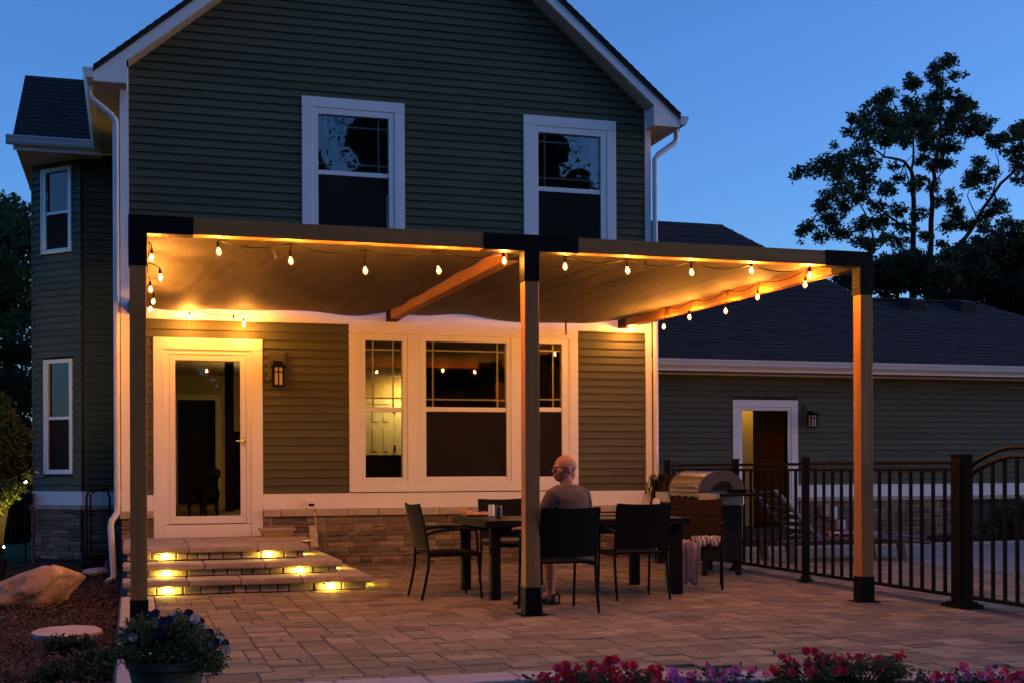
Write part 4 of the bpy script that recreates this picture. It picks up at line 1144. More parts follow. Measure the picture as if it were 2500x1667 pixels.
# ------------------------------------------------------------------ string lights
gprof = [(.009, .0), (.017, -.012), (.026, -.032), (.0285, -.046), (.0245, -.062), (.013, -.076), (.003, -.081)]
K_ = .84
gprof = [(r * K_, z * K_) for r, z in gprof]
bg_ = MB(); bg_.lathe(gprof[::-1], (0, 0, 0), 14); GLOBE = bg_.mesh('bulb'); fixnormals(GLOBE); GLOBE.materials.append(M_['halo_glass']); GLOBE.polygons.foreach_set('use_smooth', [True] * len(GLOBE.polygons))
bc_ = MB(); bc_.lathe([(r * K_, z * K_) for r, z in [(.004, -.062), (.0095, -.055), (.0125, -.044), (.0115, -.032), (.007, -.020), (.003, -.015)]], (0, 0, 0), 12); CORE = bc_.mesh('filament'); fixnormals(CORE); CORE.materials.append(M_['bulb']); CORE.polygons.foreach_set('use_smooth', [True] * len(CORE.polygons))
so_ = MB(); so_.lathe([(.008, -.002), (.0125, .0), (.0125, .028), (.008, .040), (.004, .05)], (0, 0, 0), 10); SOCK = so_.mesh('socket'); fixnormals(SOCK); SOCK.materials.append(M_['matte'])
def string(label, anchors, pts, drop=.10):
    t = thing('string_light', label, 'string lights', pts[0], 0, 'strings of warm bulbs round the pergola')
    path = []
    P_ = [Vector(a) for a in anchors]
    for a, c in zip(P_[:-1], P_[1:]):
        for i in range(6):
            f = i / 6; p = a.lerp(c, f); p.z -= .045 * math.sin(math.pi * f) * min(1, (c - a).length / .5); path.append(p)
    path.append(P_[-1])
    b = MB(); b.tube(path, .0045, 5); b.build('cable', M_['matte'], t)
    for p, a in zip(pts, P_):
        o = inst('bulb', GLOBE, t, (p[0], p[1], p[2] + .04), (random.Random(p[0] + p[1]).uniform(-.12, .12), random.Random(p[1]).uniform(-.12, .12), 0))
        for nm_, me_ in (('socket', SOCK), ('filament', CORE)):
            s_ = bpy.data.objects.new(nm_, me_); C.objects.link(s_); s_.parent = o
        b = MB(); b.tube([(a[0], a[1], a[2]), ((a[0] + p[0]) / 2 + .004, (a[1] + p[1]) / 2, (a[2] + p[2] + .1) / 2), (p[0], p[1], p[2] + .09)], .004, 5)
        b.build('drop_wire', M_['matte'], t)
Yb = PY + PW + .03
F = [(533, 617), (709, 639), (891, 663), (1070, 663), (1230, 640)]
pts = [(aty(u, v, Yb)[0], Yb, aty(u, v, Yb)[1]) for u, v in F]
string('string of five warm bulbs under the left front beam', [(p[0], Yb, min(ZB - .01, p[2] + .17)) for p in pts], pts)
F = [(1379, 653), (1531, 663), (1688, 667), (1834, 663), (1977, 675)]
pts = [(aty(u, v, Yb)[0], Yb, aty(u, v, Yb)[1]) for u, v in F]
string('string of five warm bulbs under the right front beam', [(p[0], Yb, min(ZB - .01, p[2] + .15)) for p in pts], pts)
pts = []
for u, v in [(1966, 697), (1850, 727), (1771, 761), (1683, 776), (1621, 799)]:
    y, z = atx(u, v, 6.175); pts.append((6.175, y, z))
string('string of five warm bulbs along the right rafter', [(6.205, p[1], 3.085 + .012 * (p[1] - 10)) for p in pts], pts)
pts = [(.15, 10.4, 2.87), (.265, 11.5, 2.872), (.185, 12.3, 2.875), (.20, 13.1, 2.868), (.197, 13.85, 2.885)]
pts = []
for (u, v), Y in zip([(370, 632), (391, 680), (367, 709), (375, 738), (367, 757)], (10.42, 11.5, 12.3, 13.15, 13.85)):
    x, z = aty(u, v, Y); pts.append((x, Y, z))
string('string of five warm bulbs along the left rafter', [(.155, p[1], 2.99 + .012 * (p[1] - 10)) for p in pts], pts)
pts = [(aty(u, v, 15.55)[0], 15.55, aty(u, v, 15.55)[1]) for u, v in [(462, 777), (595, 794)]]
string('pair of warm bulbs hanging against the house wall over the door', [(p[0], 15.56, p[2] + .13) for p in pts], pts)
pts = [(aty(u, v, 15.55)[0], 15.55, aty(u, v, 15.55)[1]) for u, v in [(1541, 805), (1536, 801)]][:1]
pts.append((pts[0][0] - .05, 15.62, pts[0][2] + .6))
string('single warm bulb at the wall end of the right rafter', [(p[0], 15.56, p[2] + .10) for p in pts[:1]] + [(pts[0][0] + .35, 15.5, pts[0][2] + .12)], pts[:1])
# ------------------------------------------------------------------ dining table
TX0, TX1, TY0, TY1, TZ = 3.09, 5.12, 11.10, 12.35, .73
tab = thing('dining_table', 'long dark patio dining table with slatted top behind the middle post', 'table', ((TX0 + TX1) / 2, (TY0 + TY1) / 2, 0))
n = 11
for i in range(n):
    a = TY0 + .05 + (TY1 - TY0 - .10) * i / n; c = a + (TY1 - TY0 - .10) / n - .006
    b = MB(); b.box(TX0 + .05, TX1 - .05, a, c, TZ - .022, TZ - .002 + rnd.uniform(-.001, .001)); b.build('slat', M_['tabletop'], tab)
b = MB(); b.box(TX0, TX1, TY0, TY0 + .047, TZ - .065, TZ); b.box(TX0, TX1, TY1 - .047, TY1, TZ - .065, TZ); b.box(TX0, TX0 + .047, TY0 + .048, TY1 - .048, TZ - .065, TZ); b.box(TX1 - .047, TX1, TY0 + .048, TY1 - .048, TZ - .065, TZ)
b.build('table_frame', M_['black'], tab, bevel=.004)
for ya in (TY0 + .06, TY1 - .09):
    b = MB(); b.box(TX0 + .156, TX1 - .156, ya, ya + .03, TZ - .14, TZ - .066); b.build('apron', M_['black'], tab)
for x in (TX0 + .065, TX1 - .155):
    for y in (TY0 + .05, TY1 - .14):
        b = MB(); b.box(x, x + .09, y, y + .09, 0, TZ - .066); b.build('leg', M_['black'], tab, bevel=.004)
# ------------------------------------------------------------------ chairs
def chair(label, mat='rattan', group='dark sling chairs round the patio table'):
    t = thing('patio_chair', label, 'chair', (0, 0, 0), 0, group)
    W2 = .25
    def rail(sx): return [(sx, -.335, .875), (sx, -.30, .74), (sx, -.265, .56), (sx, -.245, .43), (sx, -.25, .30), (sx, -.285, .12), (sx, -.315, .0)]
    bp = [(-.335, .875), (-.30, .74), (-.265, .56), (-.25, .47)]
    # curved woven back
    b = MB(); vs = []; fs = []; nx, nz = 8, 6
    for side in (0, 1):
        for j in range(nz + 1):
            tt = j / nz * 3; k = min(int(tt), 2); f = tt - k
            y = bp[k][0] + (bp[k + 1][0] - bp[k][0]) * f; z = bp[k][1] + (bp[k + 1][1] - bp[k][1]) * f
            for i in range(nx + 1):
                s_ = i / nx * 2 - 1
                vs.append((s_ * W2, y - .035 * (1 - s_ * s_) + (.011 if side else -.011), z + (.012 * (s_ * s_) if j == 0 else 0)))
    off = (nx + 1) * (nz + 1)
    for j in range(nz):
        for i in range(nx):
            k = j * (nx + 1) + i; fs.append((k, k + 1, k + nx + 2, k + nx + 1)); fs.append((off + k, off + k + nx + 1, off + k + nx + 2, off + k + 1))
    edge = [i for i in range(nx + 1)] + [(nx + 1) * j + nx for j in range(1, nz + 1)] + [(nx + 1) * nz + i for i in range(nx - 1, -1, -1)] + [(nx + 1) * j for j in range(nz - 1, 0, -1)]
    for a, c in zip(edge, edge[1:] + edge[:1]): fs.append((a, off + a, off + c, c))
    b.add(vs, fs); b.build('backrest', M_[mat], t, smooth=True, local=True)
    b = MB()
    b.box(-W2 + .012, W2 - .012, -.24, .245, .415, .435); b.build('seat', M_[mat], t, bevel=.006, local=True)
    b = MB(); b.box(-W2, W2, .225, .25, .395, .43); b.box(-W2, -W2 + .02, -.25, .225, .395, .43); b.box(W2 - .02, W2, -.25, .225, .395, .43); b.build('seat_frame', M_['black'], t, local=True)
    for sx in (-W2 - .004, W2 + .004):
        b = MB(); b.tube(rail(sx)[3:], [.014, .014, .014, .013], 8); b.build('leg', M_['black'], t, smooth=True, local=True)
        b = MB(); b.tube(rail(sx)[:4], [.012] * 4, 8); b.build('back_rail', M_['black'], t, smooth=True, local=True)
        b = MB(); b.tube([(sx, .262, .0), (sx, .235, .30), (sx, .225, .43), (sx, .215, .60), (sx, .20, .635)], [.0125] * 5, 8); b.build('leg', M_['black'], t, smooth=True, local=True)
        b = MB(); b.tube([(sx, .21, .640), (sx, .08, .652), (sx, -.08, .645), (sx, -.20, .625), (sx, -.275, .60)], [.016, .017, .016, .014, .013], 8); b.build('armrest', M_['black'], t, smooth=True, local=True)
    return t
c0 = chair('dark sling chair with the man sitting in it, next to the middle post')
def put(c, x, y, r, label=None):
    c.location = (x, y, 0); c.rotation_euler = (0, 0, r)
    if label: c['label'] = label
    return c
put(c0, 3.47, 10.22, R(2))
put(copy_tree(c0), 4.50, 11.06, R(-3), 'empty dark sling chair pushed under the near side of the table')
put(copy_tree(c0), 2.86, 11.64, R(-88), 'dark sling chair in profile at the left end of the table')
put(copy_tree(c0), 3.83, 12.78, R(181), 'dark sling chair on the far side of the table behind the cans')
put(chair('brown wicker backed chair with towels on its seat, right of the table', 'wicker'), 5.46, 11.72, R(180 - 25))
# towels and a bag on the wicker chair
def cloth(name, mat, c, ux, uy, L1, drop, w, label, cat, z0=.44, seed=1):
    q = random.Random(seed); nx, ny = 14, 18; vs = []; fs = []
    ux, uy = Vector(ux), Vector(uy)
    for j in range(ny + 1):
        s_ = (L1 + drop) * j / ny
        for i in range(nx + 1):
            a = (i / nx - .5) * w
            fold = .018 * math.sin(i * 1.3 + seed) + .010 * math.sin(i * 2.9 + j * .3)
            if s_ < L1: p = Vector(c) + ux * a + uy * s_; p.z = z0 + .02 + .5 * abs(fold) + .02 * math.sin(j * 1.7 + i)
            else:
                p = Vector(c) + ux * a * (1 - .25 * (s_ - L1) / max(drop, .01)) + uy * (L1 + .012 + fold * min(1, (s_ - L1) * 6)); p.z = z0 + .02 - (s_ - L1) + .02 * math.sin(i * .9)
            vs.append(p)
    for j in range(ny):
        for i in range(nx):
            k = j * (nx + 1) + i; fs.append((k, k + 1, k + nx + 2, k + nx + 1))
    b = MB(); b.add(vs, fs); o = b.build(name, mat, smooth=True); m = o.modifiers.new('solid', 'SOLIDIFY'); m.thickness = .007
    return tag(o, label, cat)
def stripes(name, c1, c2, sc_):
    m = pbr(name, c1, .9, .1, 20, .3, 150); nt = m.node_tree; N = nt.nodes; L = nt.links; b = N['Principled BSDF']
    w = N.new('ShaderNodeTexWave'); w.inputs['Scale'].default_value = sc_; w.inputs['Distortion'].default_value = 3; tc = N.new('ShaderNodeTexCoord'); L.new(tc.outputs['Object'], w.inputs[0])
    mx = N.new('ShaderNodeMix'); mx.data_type = 'RGBA'; mx.inputs[6].default_value = (*c1, 1); mx.inputs[7].default_value = (*c2, 1); L.new(w.outputs['Color'], mx.inputs[0]); L.new(mx.outputs[2], b.inputs['Base Color'])
    return m
fw = Vector((-.423, -.906, 0)); rt = Vector((.906, -.423, 0))
base = Vector((5.46, 11.72, 0))
cloth('towel', stripes('pink grey towel', (.45, .36, .36), (.22, .19, .24), 5), base - rt * .10 - fw * .02, rt, fw, .27, .40, .30, 'pinkish grey towel hanging over the front of the wicker chair seat', 'towel', seed=2)
cloth('towel', stripes('pale striped towel', (.62, .56, .54), (.06, .06, .07), 9), base + rt * .10 - fw * .06, rt, fw, .26, .05, .30, 'black and white striped towel bunched on the wicker chair seat', 'towel', z0=.47, seed=5)
cloth('towel', stripes('green white towel', (.5, .52, .42), (.16, .22, .05), 6), base - rt * .235 + fw * .12, fw, -rt, .03, .44, .22, 'green and white cloth hanging at the left side of the wicker chair', 'towel', seed=7)
# ------------------------------------------------------------------ on the table
def onT(u, v): return gnd(u, v, TZ)
x, y = gnd(1160, 1258, TZ)
t = thing('plate', 'white plate with slices of pizza at the left end of the table', 'plate', (x, y, TZ))
b = MB(); b.lathe([(.07, 0), (.13, .012), (.135, .018), (.128, .018), (.068, .008)], (x, y, TZ + .001), 22); b.build('plate_disc', M_['vinyl'], t, smooth=True)
pz = pbr('baked crust', (.50, .24, .07), .6, .3, 18, .3, 60)
for k, (dx, dy, r, dz) in enumerate(((-.05, .02, .4, .022), (.05, -.02, 2.0, .022), (-.10, .07, .9, .05))):
    b = MB(); m_ = Matrix.Translation((x + dx, y + dy, TZ + dz)) @ Matrix.Rotation(r, 4, 'Z') @ Matrix.Rotation(.25 * (k == 2), 4, 'X')
    b.T = m_; b.prism([(-.07, -.045), (.07, -.045), (.075, -.03), (.012, .10), (-.012, .10), (-.075, -.03)], -.006, .008, 'z'); b.tube([(-.07, -.045, .006), (0, -.052, .010), (.07, -.045, .006)], [.012, .014, .012], 8)
    b.build('pizza_slice', pz, t)
def can(u, v, mat, label):
    x, y = gnd(u, v, TZ); t = thing('drink_can', label, 'can', (x, y, TZ), 0, 'drink cans on the table')
    b = MB(); b.lathe([(.026, 0), (.033, .008), (.033, .105), (.028, .118)], (x, y, TZ + .0005), 18); b.build('can_body', mat, t, smooth=True)
    b = MB(); b.lathe([(.0275, .118), (.0275, .121), (.024, .119)], (x, y, TZ + .0005), 18); b.build('can_lid', M_['steel'], t)
can(1200, 1260, pbr('pale can', (.55, .52, .50), .35, .1, 30), 'pale drink can on the table')
can(1218, 1264, pbr('black can', (.012, .012, .012), .3), 'black drink can on the table')
x, y = gnd(1492, 1256, TZ); t = thing('paper_plate', 'small pale plate with a fork on the table between the two near chairs', 'plate', (x, y, TZ))
b = MB(); b.lathe([(.08, 0), (.12, .01), (.12, .013), (.078, .004)], (x, y, TZ + .001), 20); b.build('plate_disc', M_['pale'], t)
b = MB(); b.box(x - .06, x + .11, y - .006, y + .006, TZ + .014, TZ + .018); b.build('fork', M_['steel'], t)
x, y = gnd(1602, 1256, TZ); q = random.Random(3)
b = MB(); b.ell((0, 0, 0), .045, .04, .09, 14, 10); b.v = [(x + p[0] * (1 + q.uniform(-.25, .25)), y + p[1] * (1 + q.uniform(-.25, .25)), TZ + .085 + p[2] * (1 + q.uniform(-.05, .05))) for p in b.v]
tag(b.build('paper_towel', pbr('paper', (.62, .52, .46), .9, .1)), 'crumpled pale paper bag standing at the right end of the table', 'paper bag')

# ------------------------------------------------------------------ gas grill
GXA, GXB, GYA, GYB = 6.10, 6.62, 12.92, 13.78
gr = thing('gas_grill', 'gas grill with stainless lid and dark cart standing by the fence', 'grill', (6.4, 13.35, 0))
b = MB(); b.box(GXA + .02, GXB - .02, GYA + .02, GYB - .02, .16, .78); b.build('cabinet', M_['matte'], gr, bevel=.008)
for y0, y1 in ((GYA + .04, (GYA + GYB) / 2 - .004), ((GYA + GYB) / 2 + .004, GYB - .04)):
    b = MB(); b.box(GXA + .002, GXA + .019, y0, y1, .20, .74); do = b.build('cabinet_door', M_['black'], gr, bevel=.004)
    ym = y1 - .05 if y0 < 13.3 else y0 + .05
    b = MB(); b.tube([(GXA - .02, ym, .45), (GXA - .02, ym, .68)], .008, 8); b.build('door_handle', M_['steel'], do)
b = MB(); b.prism([(GXA - .05, .80), (GXA - .02, .93), (GXB - .01, .93), (GXB - .01, .785), (GXA + .0, .785)], GYA, GYB, 'y'); b.build('firebox', M_['steel'], gr, bevel=.006)
for i in range(4):
    y = GYA + .14 + i * .19
    b = MB(); T = Matrix.Translation((GXA - .045, y, .865)) @ Matrix.Rotation(R(-90), 4, 'Y'); b.T = T; b.lathe([(.026, 0), (.024, .03), (.02, .034)], (0, 0, 0), 12); b.build('knob', M_['matte'], gr)
# lid: arched shell with cast end caps
prof = []
for i in range(13):
    a = i / 12; ang = R(180 - 180 * a * .93)
    prof.append((GXA + .24 + .275 * math.cos(ang), .935 + .235 * max(0, math.sin(ang)) ** .85))
prof[0] = (GXA - .035, .935)
b = MB(); inner = [(x * .98 + .02 * (GXA + .25), z - .006) for x, z in prof]
b.prism(prof + [(prof[-1][0], .935)], GYA + .035, GYB - .035, 'y'); b.build('lid', M_['steel'], gr, smooth=True)
for y0, y1 in ((GYA + .002, GYA + .034), (GYB - .034, GYB - .002)):
    pp = [((x - GXA - .24) * 1.02 + GXA + .24, (z - .935) * 1.03 + .935) for x, z in prof]; pp += [(pp[-1][0], .935)]
    b = MB(); b.prism(pp, y0, y1, 'y'); ec = b.build('lid_end', M_['steel_side'], gr, bevel=.006)
    if y0 < 13: 
        b = MB(); b.prism([(GXA + .10, .955), (GXA + .16, 1.02), (GXA + .24, 1.055), (GXA + .33, 1.05), (GXA + .38, .955)], y0 - .004, y0 - .0005, 'y'); b.build('vent_opening', M_['matte'], ec)
b = MB(); hx = GXA - .055; b.tube([(GXA - .01, GYA + .16, 1.0), (hx - .02, GYA + .16, .995), (hx - .02, GYB - .16, .995), (GXA - .01, GYB - .16, 1.0)], .012, 8); b.build('lid_handle', M_['steel'], gr, smooth=True)
b = MB(); T = Matrix.Translation((GXA + .045, (GYA + GYB) / 2, 1.085)) @ Matrix.Rotation(R(-50), 4, 'Y'); b.T = T; b.lathe([(.03, 0), (.032, .012), (.02, .016)], (0, 0, 0), 14); b.build('thermometer', M_['black'], gr)
for y0, y1 in ((GYA - .46, GYA - .003), (GYB + .003, GYB + .36)):
    b = MB(); b.box(GXA - .02, GXB - .02, y0, y1, .895, .925); sh_ = b.build('side_shelf', M_['black'], gr, bevel=.006)
    b = MB(); b.box(GXA - .045, GXA - .022, y0, y1, .80, .925); b.build('shelf_front', M_['steel'], sh_, bevel=.005)
for x in (GXA + .05, GXB - .05):
    for y in (GYA + .06, GYB - .06):
        b = MB(); b.box(x - .022, x + .022, y - .022, y + .022, .05, .16); b.lathe([(.035, 0), (.04, .03), (.028, .055)], (x, y, .0), 10); b.build('caster', M_['matte'], gr)
b = MB(); x, y = GXA + .30, GYA - .24; b.lathe([(.10, 0), (.12, .04), (.115, .04), (.09, .01)], (x, y, .926), 16); b.bar((x + .1, y - .04, .95), (x + .26, y - .13, .97), .02, .012)
tag(b.build('frying_pan', M_['bronze']), 'small dark pan lying on the near side shelf of the grill', 'pan')
for k, dx in enumerate((.03, .075)):
    b = MB(); b.tube([(GXA - .06, GYA - .12 - k * .1, .80), (GXA - .065, GYA - .11 - k * .1, .58), (GXA - .05 + .02, GYA - .16 - k * .1, .42)], [.006, .008, .014], 6)
    tag(b.build('grill_tool', M_['steel']), ('long steel tongs', 'long steel spatula')[k] + ' hanging from the near shelf of the grill', 'grill tool')

# ------------------------------------------------------------------ metal fence and gate
FX = 6.86
fen = thing('metal_fence', 'black metal picket fence between the patio and the pool deck', 'fence', (FX, 12.5, 0))
posts = [9.36, 12.0, 13.62, 15.62]
for i, y in enumerate(posts):
    s_ = .065 if i == 0 else .032
    b = MB(); b.box(FX - s_, FX + s_, y - s_, y + s_, .0, 1.295); b.box(FX - s_ - .006, FX + s_ + .006, y - s_ - .006, y + s_ + .006, 1.295, 1.312); po = b.build('post', M_['bronze'], fen, bevel=.004)
    b = MB()
    if i == 0: b.box(FX - s_ - .06, FX + s_ + .06, y - s_ - .06, y + s_ + .06, 0.001, .025); b.box(FX - s_ - .03, FX + s_ + .03, y - s_ - .03, y + s_ + .03, .025, .045)
    else: b.lathe([(.085, .001), (.085, .015), (.06, .03), (.045, .06)], (FX, y, 0), 14)
    b.build('post_base', M_['bronze'], po)
for a, c in zip(posts[:-1], posts[1:]):
    e0 = .066 if a < 9.5 else .033
    for z, h in ((1.225, .030), (1.165, .028), (.075, .030)):
        b = MB(); b.box(FX - .017, FX + .017, a + e0, c - .033, z, z + h); b.build('rail', M_['bronze'], fen, bevel=.003)
    n = round((c - a - .1) / .168)
    for i in range(1, n):
        y = a + e0 + (c - a - e0 - .033) * i / n
        b = MB(); b.box(FX - .0125, FX + .0125, y - .0125, y + .0125, .105, 1.165); b.build('picket', M_['bronze'], fen)
gt = thing('metal_gate', 'black metal gate with a double arched top next to the thick fence post', 'gate', (FX, 8.6, 0))
ga, gb_ = 8.02, 9.27
def arch(t, z): return z + .16 * math.sin(math.pi * t) ** .9
for y in (ga, gb_ - .04):
    b = MB(); b.box(FX - .02, FX + .02, y, y + .04, .08, 1.24); b.build('gate_stile', M_['bronze'], gt, bevel=.003)
for z in (1.20, 1.125):
    b = MB(); pts = [(FX, gb_ - .02 - (gb_ - ga - .04) * i / 16, arch(i / 16, z)) for i in range(17)]; b.tube(pts, .019, 6); b.build('arched_rail', M_['bronze'], gt)
b = MB(); b.box(FX - .017, FX + .017, ga + .041, gb_ - .041, .075, .105); b.build('rail', M_['bronze'], gt)
for i in range(1, 8):
    t = i / 8; y = gb_ - .02 - (gb_ - ga - .04) * t
    b = MB(); b.box(FX - .0125, FX + .0125, y - .0125, y + .0125, .106, arch(t, 1.122)); b.build('picket', M_['bronze'], gt)
b = MB(); b.box(FX - .05, FX + .05, 7.86, 7.99, .0, 1.29); tag(b.build('fence_post', M_['bronze']), 'far gate post of the metal fence nearest the camera', 'fence post')

# ------------------------------------------------------------------ beyond the fence
ch = thing('chaise_longue', 'dark wooden chaise longue with raised back on the pool deck', 'lounger', (8.9, 14.5, 0))
wd_ = pbr('weathered dark wood', (.075, .055, .045), .7, .2, 5, stretch=(.6, 6, 6))
y0, y1 = 14.25, 14.95
for y in (y0, y1):
    b = MB(); b.tube([(7.75, y, .27), (8.5, y, .29), (9.2, y, .30), (9.7, y, .25), (9.95, y, .22)], [.03, .03, .03, .03, .03], 6); b.build('side_rail', wd_, ch)
for i in range(14):
    x = 8.35 + i * .115; b = MB(); b.box(x, x + .095, y0 + .03, y1 - .03, .30 - .02 * max(0, i - 9) * .3, .32 - .02 * max(0, i - 9) * .3); b.build('slat', wd_, ch)
blue = pbr('blue grey paint', (.16, .21, .33), .6, .15, 4)
for y in (y0 + .03, y1 - .03):
    b = MB(); b.bar((8.33, y, .33), (7.74, y, .92), .03, .085, (0, 1, 0)); b.build('back_rail', blue, ch)
for i in range(6):
    f = (i + .5) / 6; b = MB(); b.bar((8.33 - .59 * f - .012, y0 + .05, .335 + .59 * f), (8.33 - .59 * f - .012, y1 - .05, .335 + .59 * f), .075, .016, (1, 0, 1)); b.build('back_slat', wd_, ch)
for x in (7.95, 9.55):
    for y in (y0, y1):
        b = MB(); b.hexa([(x - .05, y - .025, 0), (x + .05, y - .025, 0), (x + .05, y + .025, 0), (x - .05, y + .025, 0), (x - .09, y - .025, .27), (x + .01, y - .025, .27), (x + .01, y + .025, .27), (x - .09, y + .025, .27)]); b.build('leg', wd_, ch)
cloth('beach_towel', stripes('violet towel', (.20, .11, .30), (.42, .16, .22), 3), (9.0, 14.28, 0), (1, 0, 0), (0, 1, 0), .55, .02, .62, 'violet and pink beach towel on the foot of the chaise longue', 'towel', z0=.325, seed=11)
b = MB(); b.box(9.55, 9.92, 14.3, 14.9, .27, .30); tag(b.build('seat_pad', blue), 'blue grey pad at the foot end of the chaise longue', 'cushion')
b = MB(); b.tube([(8.62, 14.45, .335), (8.75, 14.5, .352), (8.85, 14.47, .335), (8.98, 14.52, .34)], [.012, .02, .016, .01], 6); tag(b.build('white_cord', M_['vinyl']), 'small white crumpled cloth on the chaise slats', 'cloth')
for (u, v, w_, h_, m_, lab, cat) in ((2031, 1250, .12, .22, 'gutter', 'pale grey meter box on the garage stone base', 'meter box'), (2050, 1279, .13, .16, 'gutter', 'smaller grey box low on the garage stone base', 'junction box'), (2012, 1245, .10, .20, 'capstone', 'brown box left of the pale meter box', 'meter box')):
    x, z = aty(u, v, YG - .09); b = MB(); b.box(x - w_ / 2, x + w_ / 2, YG - .17, YG - .062, z - h_ / 2, z + h_ / 2); b.box(x - w_ / 2 + .015, x + w_ / 2 - .015, YG - .178, YG - .171, z - h_ / 2 + .02, z + h_ / 2 - .02); tag(b.build('meter_box', M_[m_]), lab, cat)
b = MB(); b.box(6.95, 16, 16.98, 17.06, -.02, .03); kind(b.build('bed_edging', M_['pale']), 'structure')
b = MB(); b.box(6.9, 16, 17.06, 19.5, -.3, .0); kind(b.build('planting_bed', M_['mulch']), 'structure')

# ------------------------------------------------------------------ foliage tools
def leafcloud(name, blobs, n, size, mat, parent, seed, squash=.8, spread=1.12, core=0):
    q = random.Random(seed); tot = sum(r ** 2 for *_, r in blobs); vs = []; fs = []
    for cx, cy, cz, r in blobs:
        for _ in range(max(3, int(n * r * r / tot))):
            # clumps: leaves gather near the shell of the blob
            a, c = q.uniform(0, 6.283), q.uniform(-1, 1); rr = r * spread * (q.random() ** .5)
            s_ = math.sqrt(1 - c * c); p = Vector((cx + rr * s_ * math.cos(a), cy + rr * s_ * math.sin(a), cz + rr * c * squash))
            l = size * q.uniform(.6, 1.35); w = l * q.uniform(.38, .6)
            d = Vector((q.gauss(0, 1), q.gauss(0, 1), q.gauss(-.25, .7))).normalized(); x = d.cross(Vector((q.gauss(0, 1), q.gauss(0, 1), q.gauss(0, 1)))).normalized()
            k = len(vs); nrm = d.cross(x) * (l * .12)
            vs += [p, p + d * l * .5 + x * w * .5 + nrm, p + d * l, p + d * l * .5 - x * w * .5 + nrm]; fs.append((k, k + 1, k + 2, k + 3))
    if core:
        cb = MB()
        for cx, cy, cz, r in blobs: cb.ell((cx, cy, cz), r * core, r * core, r * core, 8, 6)
        k = len(vs); vs += cb.v; fs += [tuple(k + i for i in f) for f in cb.f]
    me = bpy.data.meshes.new(name); me.from_pydata([tuple(v) for v in vs], [], fs); me.update(); me.materials.append(mat)
    o = bpy.data.objects.new(name, me); C.objects.link(o)
    if parent is not None:
        o.parent = parent
        if parent.type == 'EMPTY': o.location = -parent.location
    return o
def branch(b, pts, r0, r1, seed=0):
    q = random.Random(seed); m = len(pts); P_ = []
    for a, c in zip(pts[:-1], pts[1:]):
        a, c = Vector(a), Vector(c)
        for i in range(3): P_.append(a.lerp(c, i / 3) + Vector((q.gauss(0, .02), q.gauss(0, .02), q.gauss(0, .02))) * (c - a).length)
    P_.append(Vector(pts[-1])); n = len(P_)
    b.tube(P_, [r0 + (r1 - r0) * i / (n - 1) for i in range(n)], 7)
def zc(x, y): return 1850 + x * .44643, 50 + y * .44643    # readings taken from an enlarged part of the photograph
def tree(label, Y, base, limbs, clumps, leaves, size, mat, seed, depth=2.2, group=None, name='broadleaf_tree'):
    q = random.Random(seed)
    bx, bz = aty(*zc(*base), Y)
    t = thing(name, label, 'tree', (bx, Y, -.4), 0, group)
    b = MB()
    for pts, r0, r1, dy in limbs:
        P_ = []
        for i, p in enumerate(pts):
            yy = Y + dy * i / (len(pts) - 1); x, z = aty(*zc(*p), yy); P_.append((x, yy, z))
        branch(b, P_, r0 * .5, r1 * .4, seed + len(pts))
    x0, z0 = aty(*zc(*limbs[0][0][0]), Y); b.tube([(x0 - .1, Y, -.4), (x0, Y, z0 + .02)], [limbs[0][1] * .75, limbs[0][1] * .5], 8)
    b.build('trunk', M_['bark'], t, smooth=True)
    bl = []
    for cx, cy, cr in clumps:
        yy = Y + q.uniform(-depth, depth); x, z = aty(*zc(cx, cy), yy); bl.append((x, yy, z, cr * .44643 / 3100 * yy * 1.02))
    sub = []
    for x, yy, z, r in bl:
        sub.append((x, yy, z, r * .92))
        for _ in range(3): sub.append((x + q.gauss(0, .8) * r, yy + q.gauss(0, .6) * r, z + q.gauss(0, .65) * r, r * q.uniform(.3, .5)))
    leafcloud('crown', sub, leaves, size, mat, t, seed, spread=1.5)
    # twigs reaching into the clumps
    b = MB()
    L0 = [p for pts, *_ in limbs for p in pts]
    for (x, yy, z, r), (cx, cy, cr) in zip(bl, clumps):
        px, py = min(L0, key=lambda p: (p[0] - cx) ** 2 + (p[1] - cy) ** 2); xx, zz = aty(*zc(px, py), Y)
        b.tube([(xx, Y, zz), ((xx + x) / 2, (Y + yy) / 2, (zz + z) / 2 - .1), (x, yy, z)], [.028, .018, .008], 5)
    kind(b.build('twigs', M_['bark'], t), 'stuff')
    return t
GT = 'trees standing behind the garage'
tree('tall loose crowned tree with the highest top behind the garage', 38, (940, 1500),
     [([(938, 1420), (942, 1320), (955, 1000), (960, 800), (1000, 600), (1005, 420), (1012, 250)], .24, .04, 1), ([(960, 800), (1060, 690), (1180, 570)], .08, .02, 1.5), ([(1000, 600), (1080, 480), (1140, 450)], .07, .02, -1), ([(958, 900), (1020, 820), (1060, 780)], .06, .02, 1), ([(1000, 560), (900, 480), (850, 340)], .06, .015, 1)],
     [(1040, 222, 48), (962, 282, 38), (1080, 300, 30), (990, 340, 34), (975, 420, 52), (1040, 400, 36), (1120, 450, 52), (1160, 470, 34), (1070, 520, 56), (850, 340, 42), (820, 355, 26), (880, 345, 24), (960, 520, 62), (950, 640, 62), (1050, 600, 58), (1080, 690, 38), (1180, 560, 54), (1250, 555, 42), (1225, 605, 32), (1150, 600, 40), (990, 790, 44), (1040, 780, 34), (960, 900, 32), (905, 590, 50), (1000, 700, 50), (920, 1180, 34), (985, 990, 30), (900, 760, 40)],
     11500, .13, M_['leaf_a'], 3, group=GT)
